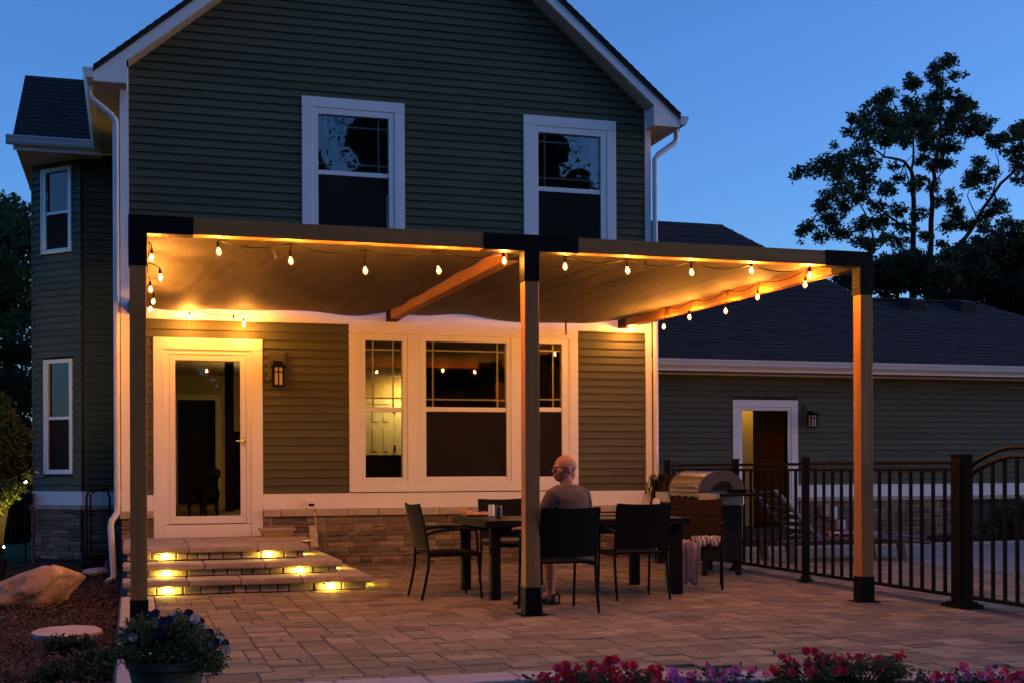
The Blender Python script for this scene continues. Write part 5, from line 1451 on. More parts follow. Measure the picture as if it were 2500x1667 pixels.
tree('wide tree with its crown reaching left above the pergola corner', 36, (850, 1500),
     [([(848, 1420), (850, 1260), (850, 1000), (845, 830), (800, 775), (690, 740), (600, 680)], .22, .04, -1.5), ([(845, 830), (850, 660), (800, 560)], .09, .03, 1.5), ([(845, 960), (800, 790), (880, 700)], .05, .02, 1), ([(850, 1150), (760, 1110), (640, 1010), (560, 900), (450, 870)], .10, .03, -1), ([(640, 1260), (620, 1120), (520, 930), (380, 800)], .08, .02, 1), ([(600, 680), (560, 560), (520, 540)], .04, .015, 0)],
     [(720, 400, 42), (650, 445, 46), (690, 440, 30), (580, 540, 54), (520, 545, 30), (500, 610, 32), (600, 620, 56), (700, 520, 64), (780, 560, 66), (850, 470, 58), (820, 440, 30), (880, 560, 56), (700, 640, 62), (800, 650, 50), (750, 600, 60), (560, 710, 54), (470, 745, 48), (380, 770, 54), (300, 815, 46), (230, 825, 34), (200, 860, 18), (420, 840, 54), (520, 820, 60), (620, 790, 52), (600, 880, 54), (480, 920, 54), (385, 960, 52), (345, 1020, 42), (560, 960, 52), (700, 920, 48), (765, 860, 32), (740, 800, 26), (850, 900, 34), (880, 880, 44), (460, 1010, 50), (400, 1090, 52), (280, 1120, 42), (240, 1160, 30), (340, 1180, 40), (450, 1160, 50), (560, 1120, 50), (560, 1210, 44), (680, 1100, 50), (760, 1030, 44), (700, 1190, 44), (800, 1130, 42), (880, 1060, 40), (650, 1020, 44), (620, 1220, 44), (770, 1220, 44)],
     18000, .13, M_['leaf_a'], 5, group=GT)
tree('leaning tree with a bare slanting trunk at the right edge', 37, (1060, 1500),
     [([(1040, 1420), (1100, 1240), (1200, 1090), (1290, 940), (1400, 830), (1470, 745), (1560, 640)], .17, .07, 1), ([(1290, 940), (1320, 800), (1300, 690)], .06, .02, -1), ([(1200, 1090), (1150, 960), (1160, 880)], .05, .02, 1), ([(1400, 830), (1440, 700), (1420, 620)], .06, .02, -1), ([(1150, 1160), (1080, 1060)], .04, .015, 1)],
     [(1400, 620, 52), (1450, 590, 50), (1300, 665, 44), (1270, 640, 26), (1340, 650, 34), (1400, 720, 52), (1430, 800, 46), (1440, 870, 36), (1210, 780, 42), (1180, 850, 52), (1150, 890, 34), (1235, 870, 34), (1290, 830, 34), (1315, 1010, 44), (1345, 1040, 24), (1250, 1060, 42), (1225, 950, 30), (1060, 980, 42), (1080, 1060, 50), (1040, 1130, 44), (1120, 1110, 42), (1230, 1130, 34), (1010, 1225, 30), (1520, 600, 70), (1540, 700, 60), (1580, 540, 60)],
     10000, .13, M_['leaf_a'], 8, group=GT)
bushy = [('dark rounded tree rising above the garage roof at the right edge', 30, (1380, 1560), [(1300, 1200, 70), (1400, 1180, 70), (1440, 1260, 90), (1300, 1290, 90), (1400, 1350, 110), (1520, 1250, 120), (1560, 1400, 120), (1280, 1400, 90), (1480, 1480, 120), (1620, 1560, 130), (1360, 1480, 80), (1391, 1545, 90), (1450, 1565, 100), (1330, 1570, 80)], 14000),
         ('low dark tree behind the right front post and the garage ridge', 29, (1080, 1560), [(1100, 1270, 60), (1040, 1310, 60), (1180, 1290, 70), (1120, 1380, 90), (1010, 1400, 80), (1220, 1400, 90), (1080, 1480, 90), (1190, 1500, 80)], 8000),
         ('low dark tree between the tall trunks behind the pergola corner', 31, (760, 1560), [(860, 1290, 50), (790, 1310, 60), (700, 1330, 60), (900, 1350, 70), (810, 1400, 90), (700, 1420, 90), (930, 1450, 80), (600, 1400, 80), (500, 1420, 80)], 7000)]
for lab, Y, base, cl, n in bushy:
    tree(lab, Y, base, [([(base[0], base[1] - 30), (base[0] + 10, base[1] - 160)], .14, .05, 0)], cl, int(n * 1.8), .13, M_['leaf_b'], 17 + Y, depth=1.3, group='low dark trees behind the garage')
def pxtree(label, Y, clumps, n, size, mat, seed, trunks, depth=1.2, name='broadleaf_tree', zbase=-.4, cat='tree', group=None):
    q = random.Random(seed); bl = []
    for u, v, r in clumps:
        yy = Y + q.uniform(-depth, depth); x, z = aty(u, v, yy); bl.append((x, yy, z, r / 3100 * yy))
    t = thing(name, label, cat, (bl[0][0], Y, zbase), 0, group)
    leafcloud('crown', bl, n, size, mat, t, seed)
    b = MB()
    for pts, r0 in trunks:
        P_ = [(aty(u, v, Y)[0], Y, aty(u, v, Y)[1]) for u, v in pts]; branch(b, P_, r0, r0 * .3, seed)
    b.build('trunk', M_['bark'], t, smooth=True)
    return t
pxtree('tall green tree at the left edge beyond the bay', 27, [(0, 510, 45), (40, 520, 40), (60, 560, 40), (20, 580, 50), (75, 600, 30), (50, 640, 50), (-30, 560, 60), (-20, 660, 70), (60, 700, 45), (10, 730, 60), (-60, 640, 70), (75, 760, 40), (-40, 760, 70), (40, 800, 50), (-20, 850, 60), (60, 860, 45), (10, 920, 60), (70, 940, 40), (-60, 900, 80), (120, 620, 40), (150, 700, 40), (-120, 700, 90), (-140, 850, 90)], 26000, .11, M_['leaf_c'], 41, [([(20, 1330), (25, 1000), (10, 700), (20, 560)], .16), ([(24, 900), (70, 780)], .07)], 1.6, group='trees at the left edge')
pxtree('dark tree low at the left edge beside the bay wall', 24, [(0, 950, 60), (60, 980, 40), (20, 1040, 60), (70, 1060, 40), (-50, 1020, 70), (30, 1110, 60), (75, 1130, 30), (-40, 1130, 70), (-120, 1050, 90), (10, 1200, 60), (70, 1200, 40), (30, 1280, 50), (75, 1290, 36), (-30, 1270, 60)], 20000, .09, M_['leaf_b'], 43, [([(30, 1330), (30, 1080)], .1)], 1, group='trees at the left edge')
pxtree('feathery shrub lit from below by a garden light at the left edge', 17.0, [(10, 1020, 32), (40, 1060, 30), (5, 1090, 34), (50, 1110, 26), (20, 1150, 34), (-20, 1120, 40), (10, 1200, 30), (40, 1180, 22), (-20, 1220, 34), (0, 980, 24), (60, 1150, 18)], 3800, .075, M_['leaf_c'], 47, [([(2, 1350), (12, 1200), (22, 1080), (40, 1030)], .03), ([(0, 1350), (0, 1180), (-10, 1050)], .025), ([(8, 1300), (30, 1150), (52, 1090)], .02)], .35, 'garden_shrub', -.1, 'shrub')
pxtree('low round clipped shrub beside the bay at left', 20.5, [(55, 1215, 32), (25, 1235, 34), (78, 1235, 20), (60, 1250, 28), (10, 1255, 30)], 4200, .05, M_['leaf_b'], 49, [([(45, 1290), (45, 1230)], .03)], .3, 'garden_shrub', -.1, 'shrub')
pxtree('low dark shrub on the garage bed seen through the gate', 17.9, [(2450, 1260, 40), (2490, 1250, 50), (2410, 1285, 26), (2530, 1270, 60), (2470, 1290, 40)], 5200, .06, M_['leaf_b'], 51, [([(2470, 1325), (2470, 1270)], .03)], .3, 'garden_shrub', 0, 'shrub')
# woodland behind the viewpoint, mirrored in the upper window panes
q = random.Random(77); bl = []
def top(x): return 18.6 - 8 * math.exp(-((x - 14.2) / 1.6) ** 2) - 5 * math.exp(-((x - 22) / 2.0) ** 2) - 4 * math.exp(-((x - 8.4) / .8) ** 2) - 3.5 * math.sin(x * .23) ** 2
for i in range(230):
    x = q.uniform(-40, 40); bl.append((x, q.uniform(-26, -19), q.random() ** .7 * top(x), q.uniform(1.4, 2.6)))
for i in range(300):
    x = q.uniform(-4, 24); r = q.uniform(.9, 1.9); bl.append((x, q.uniform(-24, -18), (q.random() ** .55) * (top(x) - r), r))
for i in range(120):
    x = q.uniform(-6, 24); bl.append((x, q.uniform(-22, -18), q.uniform(-.3, 5), q.uniform(1.4, 2.4)))
for i in range(110):
    bl.append((q.uniform(-30, -16), q.uniform(-20, 12), q.uniform(0, 11), q.uniform(1.4, 2.6)))
wdl = leafcloud('woodland', bl, 230000, .24, M_['leaf_a'], None, 78, core=.62)
kind(tag(wdl, 'mass of dark trees mirrored in the upper window glass', 'woodland'), 'stuff')
# ornamental grass behind the grill
t = thing('ornamental_grass', 'dark drooping grass clump at the house corner behind the grill', 'plant', (aty(1632, 1160, 14.9)[0], 14.9, 0)); b = MB(); q = random.Random(6); gx_ = t.location.x
for i in range(1100):
    a = q.uniform(0, 6.28); r = q.uniform(.05, .21); h = q.uniform(.7, 1.14); x, y = gx_ + q.gauss(0, .06), 14.9 + q.gauss(0, .05); dx, dy = math.cos(a) * r, math.sin(a) * r; w = .006
    P_ = [(x, y, 0), (x + dx * .35, y + dy * .35, h * .75), (x + dx * .8, y + dy * .8, h), (x + dx * 1.15, y + dy * 1.15, h * .8)]
    px, py = -math.sin(a) * w, math.cos(a) * w
    b.add([(p[0] - px, p[1] - py, p[2]) for p in P_] + [(p[0] + px, p[1] + py, p[2]) for p in P_], [(0, 1, 5, 4), (1, 2, 6, 5), (2, 3, 7, 6)])
b.build('blades', M_['grassy'], t)

# ------------------------------------------------------------------ left planting bed
def rock(name, c, sx, sy, sz, mat, label, cat, seed, sub=4, flat=0):
    import bmesh
    q = random.Random(seed); bm = bmesh.new(); bmesh.ops.create_icosphere(bm, subdivisions=sub, radius=1)
    D_ = [(Vector((q.gauss(0, 1), q.gauss(0, 1), q.gauss(0, 1))).normalized(), q.uniform(.62, .9)) for _ in range(11)]
    W_ = [(Vector((q.uniform(-3, 3), q.uniform(-3, 3), q.uniform(-3, 3))), q.uniform(0, 6), q.uniform(.01, .035)) for _ in range(12)]
    for v in bm.verts:
        p = v.co.copy()
        for d, k in D_:
            e = p.dot(d) - k
            if e > 0: p -= d * e * .85
        from mathutils import noise as _nz
        p *= 1 + .07 * _nz.noise(v.co * 2.3 + Vector((seed, 0, 0))) + .035 * _nz.noise(v.co * 5.1) + .018 * _nz.noise(v.co * 12) + sum(a * math.sin(w.dot(v.co) * 2.2 + o) for w, o, a in W_)
        if flat and p.z > 0: p.z = p.z * .9
        v.co = Vector((p.x * sx + c[0], p.y * sy + c[1], p.z * sz + c[2]))
    me = bpy.data.meshes.new(name); bm.to_mesh(me); bm.free()
    return tag(link(name, me, mat, None, True), label, cat)
bx, by = gnd(85, 1480, -.09)
r1 = rock('boulder', (0, 0, 0), .50, .30, .235, M_['boulder'], 'large tan boulder lying in the mulch at left', 'boulder', 5, 5)
r1.location = (bx - .02, by + .25, .06); r1.rotation_euler = (R(-8), R(-14), R(8))
x, y = gnd(164, 1541, -.08)
b = MB(); n = 26; q = random.Random(8); poly = [(x + .275 * math.cos(2 * math.pi * k / n) * q.uniform(.94, 1.05), y + .36 * math.sin(2 * math.pi * k / n) * q.uniform(.94, 1.05)) for k in range(n)]
b.prism(poly, -.12, -.068, 'z'); tag(b.build('stepping_stone', M_['flagstone'], bevel=.008), 'flat pale stepping stone in the mulch beyond the flower pot', 'stone')
def tuft(label, u, v, r, h, n, seed):
    x, y = gnd(u, v, -.09); t = thing('ground_plant', label, 'plant', (x, y, -.1)); q = random.Random(seed)
    leafcloud('leaves', [(x + q.uniform(-r, r), y + q.uniform(-r, r), -.08 + q.uniform(.02, h), r * .55) for _ in range(8)], n, .045, M_['leaf_b'], t, seed, .5)
    b = MB(); 
    for k in range(9): b.tube([(x, y, -.12), (x + q.uniform(-r, r), y + q.uniform(-r, r), -.05 + h)], .003, 4)
    b.build('stems', M_['bark'], t)
tuft('low dark plant in the mulch below the stepping stone', 180, 1590, .13, .08, 700, 3)
tuft('larger dark plant at the bottom of the mulch bed', 190, 1650, .20, .10, 1000, 4)
# hand truck leaning by the bay
hx, hy = gnd(243, 1385, -.1)
t = thing('hand_truck', 'black tube hand truck standing upright in the shade by the downspout', 'hand truck', (hx, hy, -.1))
xl, zt_ = aty(211, 1215, hy); xr_, _ = aty(268, 1215, hy); zt2 = aty(240, 1196, hy)[1]
b = MB(); b.tube([(xl, hy, -.08), (xl, hy + .02, .5), (xl, hy + .03, zt_), (xl + .025, hy + .03, zt2 - .012), (xl + .06, hy + .03, zt2), (xr_ - .06, hy + .03, zt2), (xr_ - .025, hy + .03, zt2 - .012), (xr_, hy + .03, zt_), (xr_, hy + .02, .5), (xr_, hy, -.08)], [.014] * 10, 8); b.build('frame', M_['black'], t, smooth=True)
b = MB(); b.tube([(xl + .05, hy + .05, -.02), (xl + .05, hy + .06, zt2 - .06), (xl + .09, hy + .06, zt2 - .015), (xr_ - .02, hy + .3, zt2 + .02)], [.012] * 4, 8); b.build('support_bar', M_['black'], t, smooth=True)
b = MB(); b.box(xl - .02, xr_ + .02, hy - .2, hy + .0, -.095, -.085); b.build('toe_plate', M_['bronze'], t)
for x in (xl - .05, xr_ + .05):
    b = MB(); T = Matrix.Translation((x - .02, hy + .08, .01)) @ Matrix.Rotation(R(90), 4, 'Y'); b.T = T; b.lathe([(.03, 0), (.10, .005), (.105, .02), (.10, .035), (.03, .04)], (0, 0, 0), 18); wh = b.build('wheel', M_['matte'], t)
for i, (z, dx) in enumerate(((.02, 0), (.10, .03))):
    b = MB(); b.box(xl - .05 + dx, xr_ + .04, hy - .16, hy - .02, z - .08, z - .01); tag(b.build('split_log', M_['bark'], bevel=.02), ('lower', 'upper')[i] + ' log lying on the foot of the hand truck', 'log')
x, y = gnd(262, 1405, -.1); b = MB(); b.lathe([(.035, 0), (.05, .02), (.02, .17), (.012, .2)], (x, y + .05, -.1), 10); tag(b.build('garden_hose_nozzle', pbr('dark red plastic', (.14, .012, .012), .5)), 'small dark red cone standing beside the downspout foot', 'cone')
x, y = gnd(82, 1370, -.1); zt_ = aty(80, 1236, y)[1]
b = MB(); b.tube([(x, y, -.15), (x, y, zt_)], .022, 7); tag(b.build('wooden_stake', pbr('reddish stake', (.12, .05, .035), .8)), 'thin reddish stake standing in front of the bay corner', 'stake')
# low log and stones in the dark bed edge
for (u, v, s_, lab) in ((245, 1300, .16, 'rough pale block lying on the bed behind the hand truck'), (230, 1395, .12, 'brown stone at the foot of the hand truck'), (330, 1455, .0, '')):
    if s_:
        x, y = gnd(u, v + 20, -.1); o = rock('rock', (0, 0, 0), s_ * 1.4, s_, s_ * .6, M_['flagstone'], lab, 'rock', int(u), 2); o.location = (x, y + .3, -.03)
# garden lights
def gardenlight(x, y, z, label, aim=(0, 0, 1), s=1.0, lens='garden_lens'):
    t = thing('garden_light', label, 'garden light', (x, y, z), 0, 'garden lights in the planting bed')
    a = Vector(aim).normalized(); T = Matrix.Translation((x, y, z + .06)) @ a.to_track_quat('Z', 'Y').to_matrix().to_4x4() @ Matrix.Scale(s, 4)
    b = MB(T); b.lathe([(.03, -.06), (.045, -.01), (.045, .02), (.042, .02)], (0, 0, 0), 12); b.build('lamp_housing', M_['bronze'], t)
    b = MB(T); b.lathe([(.002, .024), (.040, .0235), (.041, .021)], (0, 0, 0), 12); b.build('lamp_lens', M_[lens], t)
    if lens == 'spot_lens':
        b = MB(T); n_ = 14
        for k in range(n_):
            a0, a1 = 2 * math.pi * k / n_, 2 * math.pi * (k + 1) / n_
            b.add([(.046 * math.cos(a0), .046 * math.sin(a0), .018), (.046 * math.cos(a1), .046 * math.sin(a1), .018), (.05 * math.cos(a1), .05 * math.sin(a1), .115), (.05 * math.cos(a0), .05 * math.sin(a0), .115)], [(0, 1, 2, 3)])
        b.build('cowl', M_['bronze'], t)
    b = MB(); b.tube([(x, y, z - .1), (x, y, z + .05)], .009, 6); b.build('stake', M_['bronze'], t)
x, y = gnd(6, 1352, -.1); gardenlight(x, y, -.06, 'garden light glowing on the ground at the left edge, below the lit shrub', (.1, -.35, .9), .8)
x, _ = aty(14, 1120, 17.0); gardenlight(x, 16.35, -.06, 'garden spotlight aimed up into the feathery shrub', (0, .62, 1), 1.2, 'spot_lens')
x, z = aty(62, 1176, 19.6); gardenlight(x, 19.6, z - .06, 'small garden light glowing above the clipped shrub', (.1, -.8, .5), .5)
b = MB(); b.tube([(x, 19.6, -.2), (x, 19.6, z)], .012, 6); tag(b.build('lamp_post', M_['bronze']), 'thin post carrying the small garden light above the clipped shrub', 'post')
x, y = gnd(268, 1566, -.09)
t = thing('garden_light', 'small light under the border cap stones shining on the mulch behind the flower pot', 'garden light', (-.10, y, -.09), 0, 'garden lights in the planting bed')
b = MB(); b.box(-.10, -.074, y - .07, y + .07, -.055, -.048); b.build('lamp_bracket', M_['bronze'], t)
b = MB(); b.box(-.098, -.078, y - .02, y + .02, -.066, -.057); b.build('lamp_lens', M_['step_lens'], t)

# ------------------------------------------------------------------ petunias
def flower_mesh(name, mat, r):
    b = MB(); n = 15; vs = [(0, 0, -.02)]; fs = []
    for k in range(n):
        a = 2 * math.pi * k / n; rr = .35 * r; vs.append((rr * math.cos(a), rr * math.sin(a), .0))
    for k in range(n):
        a = 2 * math.pi * k / n; rr = r * (1 - .10 * (k % 3 == 0)); vs.append((rr * math.cos(a), rr * math.sin(a), .006 + .007 * math.cos(a * 5 + 1)))
    for k in range(n):
        j = (k + 1) % n; fs += [(0, 1 + k, 1 + j), (1 + k, 1 + n + k, 1 + n + j, 1 + j)]
    me = bpy.data.meshes.new(name); me.from_pydata(vs, [], fs); me.update(); me.materials.append(mat); me.polygons.foreach_set('use_smooth', [True] * len(me.polygons)); return me
FM = {k: flower_mesh('flower', M_[k], .030) for k in ('red', 'pink', 'violet', 'purple', 'white_petal')}
def stems(parent, pts, mat, seed, base):
    b = MB(); q = random.Random(seed)
    for p in pts:
        s_ = (base[0] + (p[0] - base[0]) * .5 + q.uniform(-.03, .03), base[1] + (p[1] - base[1]) * .5, base[2])
        b.tube([s_, ((s_[0] + p[0]) / 2, (s_[1] + p[1]) / 2, s_[2] + (p[2] - s_[2]) * .6), p], .0028, 4)
    b.build('stems', mat, parent)
def petunia(label, x0, x1, y, ztop, cols, nfl, seed, leaves=1500, extra=()):
    q = random.Random(seed); t = thing('petunia_plant', label, 'petunias', ((x0 + x1) / 2, y, -.30), 0, 'petunias along the front bed')
    w = x1 - x0; bl = []
    for i in range(40): bl.append((x0 - .05 + (w + .1) * ((i % 20) + .5) / 20 + q.uniform(-.03, .03), y + q.uniform(-.16, .16), ztop - .10 + q.uniform(-.13, .015) - .04 * abs(((i % 20) - 9.5) / 10) ** 2, q.uniform(.05, .085)))
    leafcloud('leaves', bl, leaves, .030, M_['leaf_d'], t, seed, .8)
    pts = []
    for i in range(nfl):
        x = q.uniform(x0, x1); f = abs((x - x0) / w * 2 - 1); yy = y + q.uniform(-.16, .10); z = ztop - .075 - .05 * f * f + q.gauss(0, .025) - .04 * (yy < y - .08)
        pts.append((x, yy, z))
    pts += list(extra)
    for p in pts:
        me = FM[q.choice(cols)]
        d = Vector((q.gauss(0, .5), q.gauss(-.75, .35), q.uniform(.2, 1))).normalized()
        s_ = q.uniform(.75, 1.08)
        inst('flower', me, t, p, d.to_track_quat('Z', 'Y').to_euler(), (s_, s_, s_))
    stems(t, pts, M_['leaf_d'], seed, ((x0 + x1) / 2, y, ztop - .3))
    # small buds
    b = MB()
    for k in range(10):
        p = q.choice(pts); b.ell((p[0] + q.uniform(-.05, .05), p[1], p[2] + q.uniform(.01, .04)), .006, .006, .014, 6, 4)
    kind(b.build('buds', M_['leaf_b'], t), 'stuff')
PYF = 6.55
def fx(u, Y=PYF): return aty(u, 1620, Y)[0]
def fz(u, v, Y=PYF): return aty(u, v, Y)[1]
soil = MB(); soil.box(.6, 12, 4.6, 6.85, -.45, -.24); kind(soil.build('flower_bed', M_['soil'], None), 'structure')
petunia('red petunias at the left end of the front bed', fx(1315), fx(1605), PYF, fz(1450, 1606), ['red'], 75, 5, 3200, [(fx(1485), PYF, fz(1485, 1612)), (fx(1505), PYF + .02, fz(1505, 1610)), (fx(1380), PYF, fz(1380, 1624))])
petunia('lilac petunias between the two red clumps', fx(1630), fx(1885), PYF + .02, fz(1750, 1618), ['violet', 'pink', 'pink'], 60, 6, 3400, [(fx(1725), PYF, fz(1725, 1620))])
Y3, Y4 = 6.22, 5.80
petunia('tallest red petunias in the front bed with green foliage', fx(1895, Y3), fx(2205, Y3), Y3, fz(2000, 1582, Y3), ['red'], 42, 7, 5200, [(fx(u, Y3), Y3, fz(u, v, Y3)) for u, v in ((1968, 1588), (1988, 1589), (2003, 1595), (1910, 1604), (1928, 1608), (1895, 1640), (2035, 1606), (2190, 1606), (2140, 1612), (1905, 1633))])
petunia('mixed pink and red petunias at the right end of the front bed', fx(2225, Y4), fx(2540, Y4), Y4, fz(2400, 1618, Y4), ['pink', 'pink', 'red', 'red'], 70, 8, 3600, [(fx(2345, Y4), Y4, fz(2345, 1626, Y4)), (fx(2415, Y4), Y4, fz(2415, 1632, Y4))])

# pot with purple and white petunias
PXc, PYc = aty(408, 1640, 6.35)[0], 6.35
t = thing('flower_pot', 'round ribbed grey pot on the patio edge by the left front post', 'flower pot', (PXc, PYc, .0))
zr_ = aty(408, 1606, 6.35)[1]; pr = .185
prof = [(pr * .70, .012)]
for i in range(12):
    f = i / 12; prof += [(pr * (.70 + .27 * f), .02 + (zr_ - .06) * f), (pr * (.70 + .27 * f) + .004, .02 + (zr_ - .06) * (f + .05))]
prof += [(pr * .99, zr_ - .04), (pr * 1.05, zr_ - .035), (pr * 1.05, zr_), (pr * .97, zr_), (pr * .94, zr_ - .03)]
b = MB(); b.lathe(prof, (PXc, PYc, 0), 36); b.build('pot', M_['pot'], t, smooth=True)
b = MB(); b.lathe([(.001, zr_ - .032), (pr * .93, zr_ - .03)], (PXc, PYc, 0), 24); b.build('soil', M_['soil'], t)
t = thing('petunia_plant', 'dark purple and white petunias spilling over the grey pot', 'petunias', (PXc, PYc, zr_)); q = random.Random(15)
def px_(u, v, dy=0): x, z = aty(u, v, PYc + dy); return (x, PYc + dy, z)
cl = [(330, 1530, 30), (360, 1550, 40), (400, 1545, 44), (440, 1540, 42), (480, 1550, 36), (310, 1560, 26), (345, 1580, 36), (400, 1590, 40), (450, 1585, 40), (500, 1580, 34), (525, 1600, 26), (515, 1560, 26), (530, 1620, 18), (300, 1585, 20), (370, 1515, 20), (430, 1510, 22), (470, 1520, 24), (500, 1615, 24), (320, 1605, 14)]
bl = []
for u, v, r in cl:
    for k in range(3):
        dy = q.uniform(-.17, .14); x, _, z = px_(u + q.uniform(-12, 12), v + q.uniform(-8, 8), dy); bl.append((x, PYc + dy, z, r / 3100 * 6.3 * .9))
for u, v in ((320, 1600), (385, 1598), (455, 1600), (490, 1612), (515, 1630), (530, 1612), (300, 1600)):
    x, _, z = px_(u, v, -.17); bl.append((x, PYc - .17, z, .05))
leafcloud('leaves', bl, 6500, .026, M_['leaf_d'], t, 16, .85)
fl = [(316, 1541, 'purple'), (330, 1543, 'purple'), (368, 1500, 'purple'), (381, 1496, 'purple'), (398, 1515, 'purple'), (392, 1540, 'purple'), (385, 1545, 'purple'), (415, 1512, 'purple'), (425, 1499, 'white_petal'), (432, 1508, 'white_petal'), (437, 1537, 'purple'), (461, 1497, 'purple'), (467, 1515, 'purple'), (460, 1524, 'purple'), (477, 1508, 'white_petal'), (490, 1517, 'purple'), (510, 1543, 'purple'), (536, 1560, 'white_petal'), (550, 1568, 'purple'), (525, 1568, 'purple'), (325, 1555, 'white_petal'), (554, 1585, 'white_petal'), (374, 1522, 'white_petal'), (495, 1530, 'white_petal'), (300, 1560, 'white_petal')]
pts = []
for u, v, c in fl:
    dy = q.uniform(-.16, .0); p = px_(u, v, dy); pts.append(p)
    d = Vector((q.gauss(0, .35), q.gauss(-.9, .2), q.uniform(-.1, .8))).normalized(); s_ = q.uniform(.66, .86)
    inst('flower', FM[c], t, p, d.to_track_quat('Z', 'Y').to_euler(), (s_, s_, s_))
stems(t, pts, M_['leaf_d'], 9, (PXc, PYc, zr_))
# ------------------------------------------------------------------ bodies: closed shapes fused into one skin
def fuse(name, mb, voxel, mat, parent, smooth=3):
    me = mb.mesh(name); fixnormals(me)
    o = bpy.data.objects.new(name, me); C.objects.link(o)
    m = o.modifiers.new('r', 'REMESH'); m.mode = 'VOXEL'; m.voxel_size = voxel
    s_ = o.modifiers.new('s', 'SMOOTH'); s_.factor = .5; s_.iterations = smooth
    dg = bpy.context.evaluated_depsgraph_get(); ev = o.evaluated_get(dg)
    nm = bpy.data.meshes.new_from_object(ev)
    bpy.data.objects.remove(o); bpy.data.meshes.remove(me)
    nm.materials.clear(); nm.materials.append(mat)
    nm.polygons.foreach_set('use_smooth', [True] * len(nm.polygons))
    r = bpy.data.objects.new(name, nm); C.objects.link(r); r.parent = parent
    return r
def limb(b, pts, rad):
    b.tube(pts, rad, 12)
    for p, r in zip(pts, rad): b.ell(p, r, r, r, 12, 8)
def rings(b, R_):   # stacked ellipses (z, cx, cy, rx, ry)
    n = 20; vs = []; fs = []
    for z, cx, cy, rx, ry in R_:
        for k in range(n):
            a = 2 * math.pi * k / n; vs.append((cx + rx * math.cos(a), cy + ry * math.sin(a), z))
    m = len(R_)
    for i in range(m - 1):
        for k in range(n):
            j = (k + 1) % n; fs.append((i * n + k, i * n + j, (i + 1) * n + j, (i + 1) * n + k))
    fs.append(tuple(range(n))[::-1]); fs.append(tuple((m - 1) * n + k for k in range(n)))
    b.add(vs, fs)
skin = pbr('weathered skin', (.36, .16, .085), .6, .22, 14, .15, 70)
shirt = pbr('grey brown shirt', (.078, .060, .047), .95, .16, 8, .3, 60)
shorts = pbr('grey shorts', (.16, .15, .15), .9, .12, 8, .1, 120)
man = thing('person', 'person with bald head, glasses and grey brown shirt seated at the table looking left', 'person', (3.615, 10.32, 0), R(24))
b = MB()
# torso, pelvis and thighs (local: x right, y forward)
rings(b, [(.44, 0, -.04, .15, .12), (.52, 0, -.05, .175, .14), (.62, 0, -.045, .165, .135), (.74, 0, -.02, .155, .12), (.86, 0, .0, .16, .11), (.95, 0, .01, .155, .095), (.99, 0, .015, .11, .08), (1.03, 0, .02, .065, .06), (1.08, 0, .03, .06, .06)])
for s_ in (-1, 1):
    limb(b, [(.09 * s_, .0, .50), (.115 * s_, .20, .505), (.13 * s_, .40, .495)], [.095, .085, .06])
    limb(b, [(.13 * s_, .40, .49), (.128 * s_, .39, .36), (.118 * s_, .37, .22), (.115 * s_, .36, .09)], [.058, .06, .047, .034])
    limb(b, [(.115 * s_, .36, .085), (.12 * s_, .46, .06), (.125 * s_, .55, .045)], [.042, .038, .03]); b.ell((.115 * s_, .335, .06), .036, .045, .04)
    limb(b, [(.165 * s_, .015, .95), (.228 * s_, .042, .86), (.265 * s_, .10, .73)], [.045, .044, .042])
    limb(b, [(.265 * s_, .10, .73), (.255 * s_, .22, .70), (.225 * s_, .335, .685)], [.041, .036, .026])
    # hand: palm, four bent fingers, thumb, resting on the armrest
    hx_ = .222 * s_
    b.ell((hx_, .385, .682), .036, .048, .017)
    for k, (dx, l) in enumerate(((-.028, .062), (-.010, .074), (.009, .070), (.027, .055))):
        x = hx_ + dx * s_; limb(b, [(x, .42, .684), (x + dx * .12, .42 + l * .55, .680), (x + dx * .15, .42 + l * .95, .662)], [.0095, .009, .0075])
    limb(b, [(hx_ - .03 * s_, .365, .683), (hx_ - .055 * s_, .395, .678), (hx_ - .06 * s_, .425, .668)], [.011, .0105, .009])
# neck and head turned to the left
limb(b, [(0, .02, 1.03), (-.005, .035, 1.12)], [.062, .055])
HM = Matrix.Translation((-.012, .045, 1.205)) @ Matrix.Rotation(R(78), 4, 'Z') @ Matrix.Rotation(R(2), 4, 'X')
hb = MB(HM)
hb.ell((0, -.012, .028), .077, .098, .088, 18, 12)          # skull
hb.ell((0, .030, -.035), .058, .062, .075, 16, 10)          # face
hb.ell((0, .055, -.085), .036, .035, .030, 14, 8)           # chin
hb.ell((0, -.055, -.05), .052, .05, .06, 14, 8)             # nape
hb.ell((0, .082, .012), .048, .018, .014, 12, 8)            # brow
hb.tube([(0, .088, .005), (0, .104, -.018), (0, .117, -.034)], [.009, .012, .014], 8); hb.ell((0, .112, -.035), .018, .012, .011, 10, 6)
hb.ell((.012, .098, -.062), .016, .010, .006, 10, 6); hb.ell((-.012, .098, -.062), .016, .010, .006, 10, 6); hb.ell((0, .096, -.074), .022, .010, .007, 10, 6)
for s_ in (-1, 1):
    hb.ell((.045 * s_, .070, -.025), .022, .016, .018, 10, 6)
    hb.ell((.076 * s_, -.008, -.018), .010, .021, .033, 10, 8, Matrix.Rotation(R(12) * s_, 3, 'Z'))
b.add(hb.v, hb.f)
fuse('body', b, .0075, skin, man, 3)
b = MB(HM)
for s_ in (-1, 1): b.ell((.031 * s_, .079, -.004), .013, .010, .010, 12, 8)
b.build('eyes', M_['vinyl'], man, local=True)
b = MB(HM)
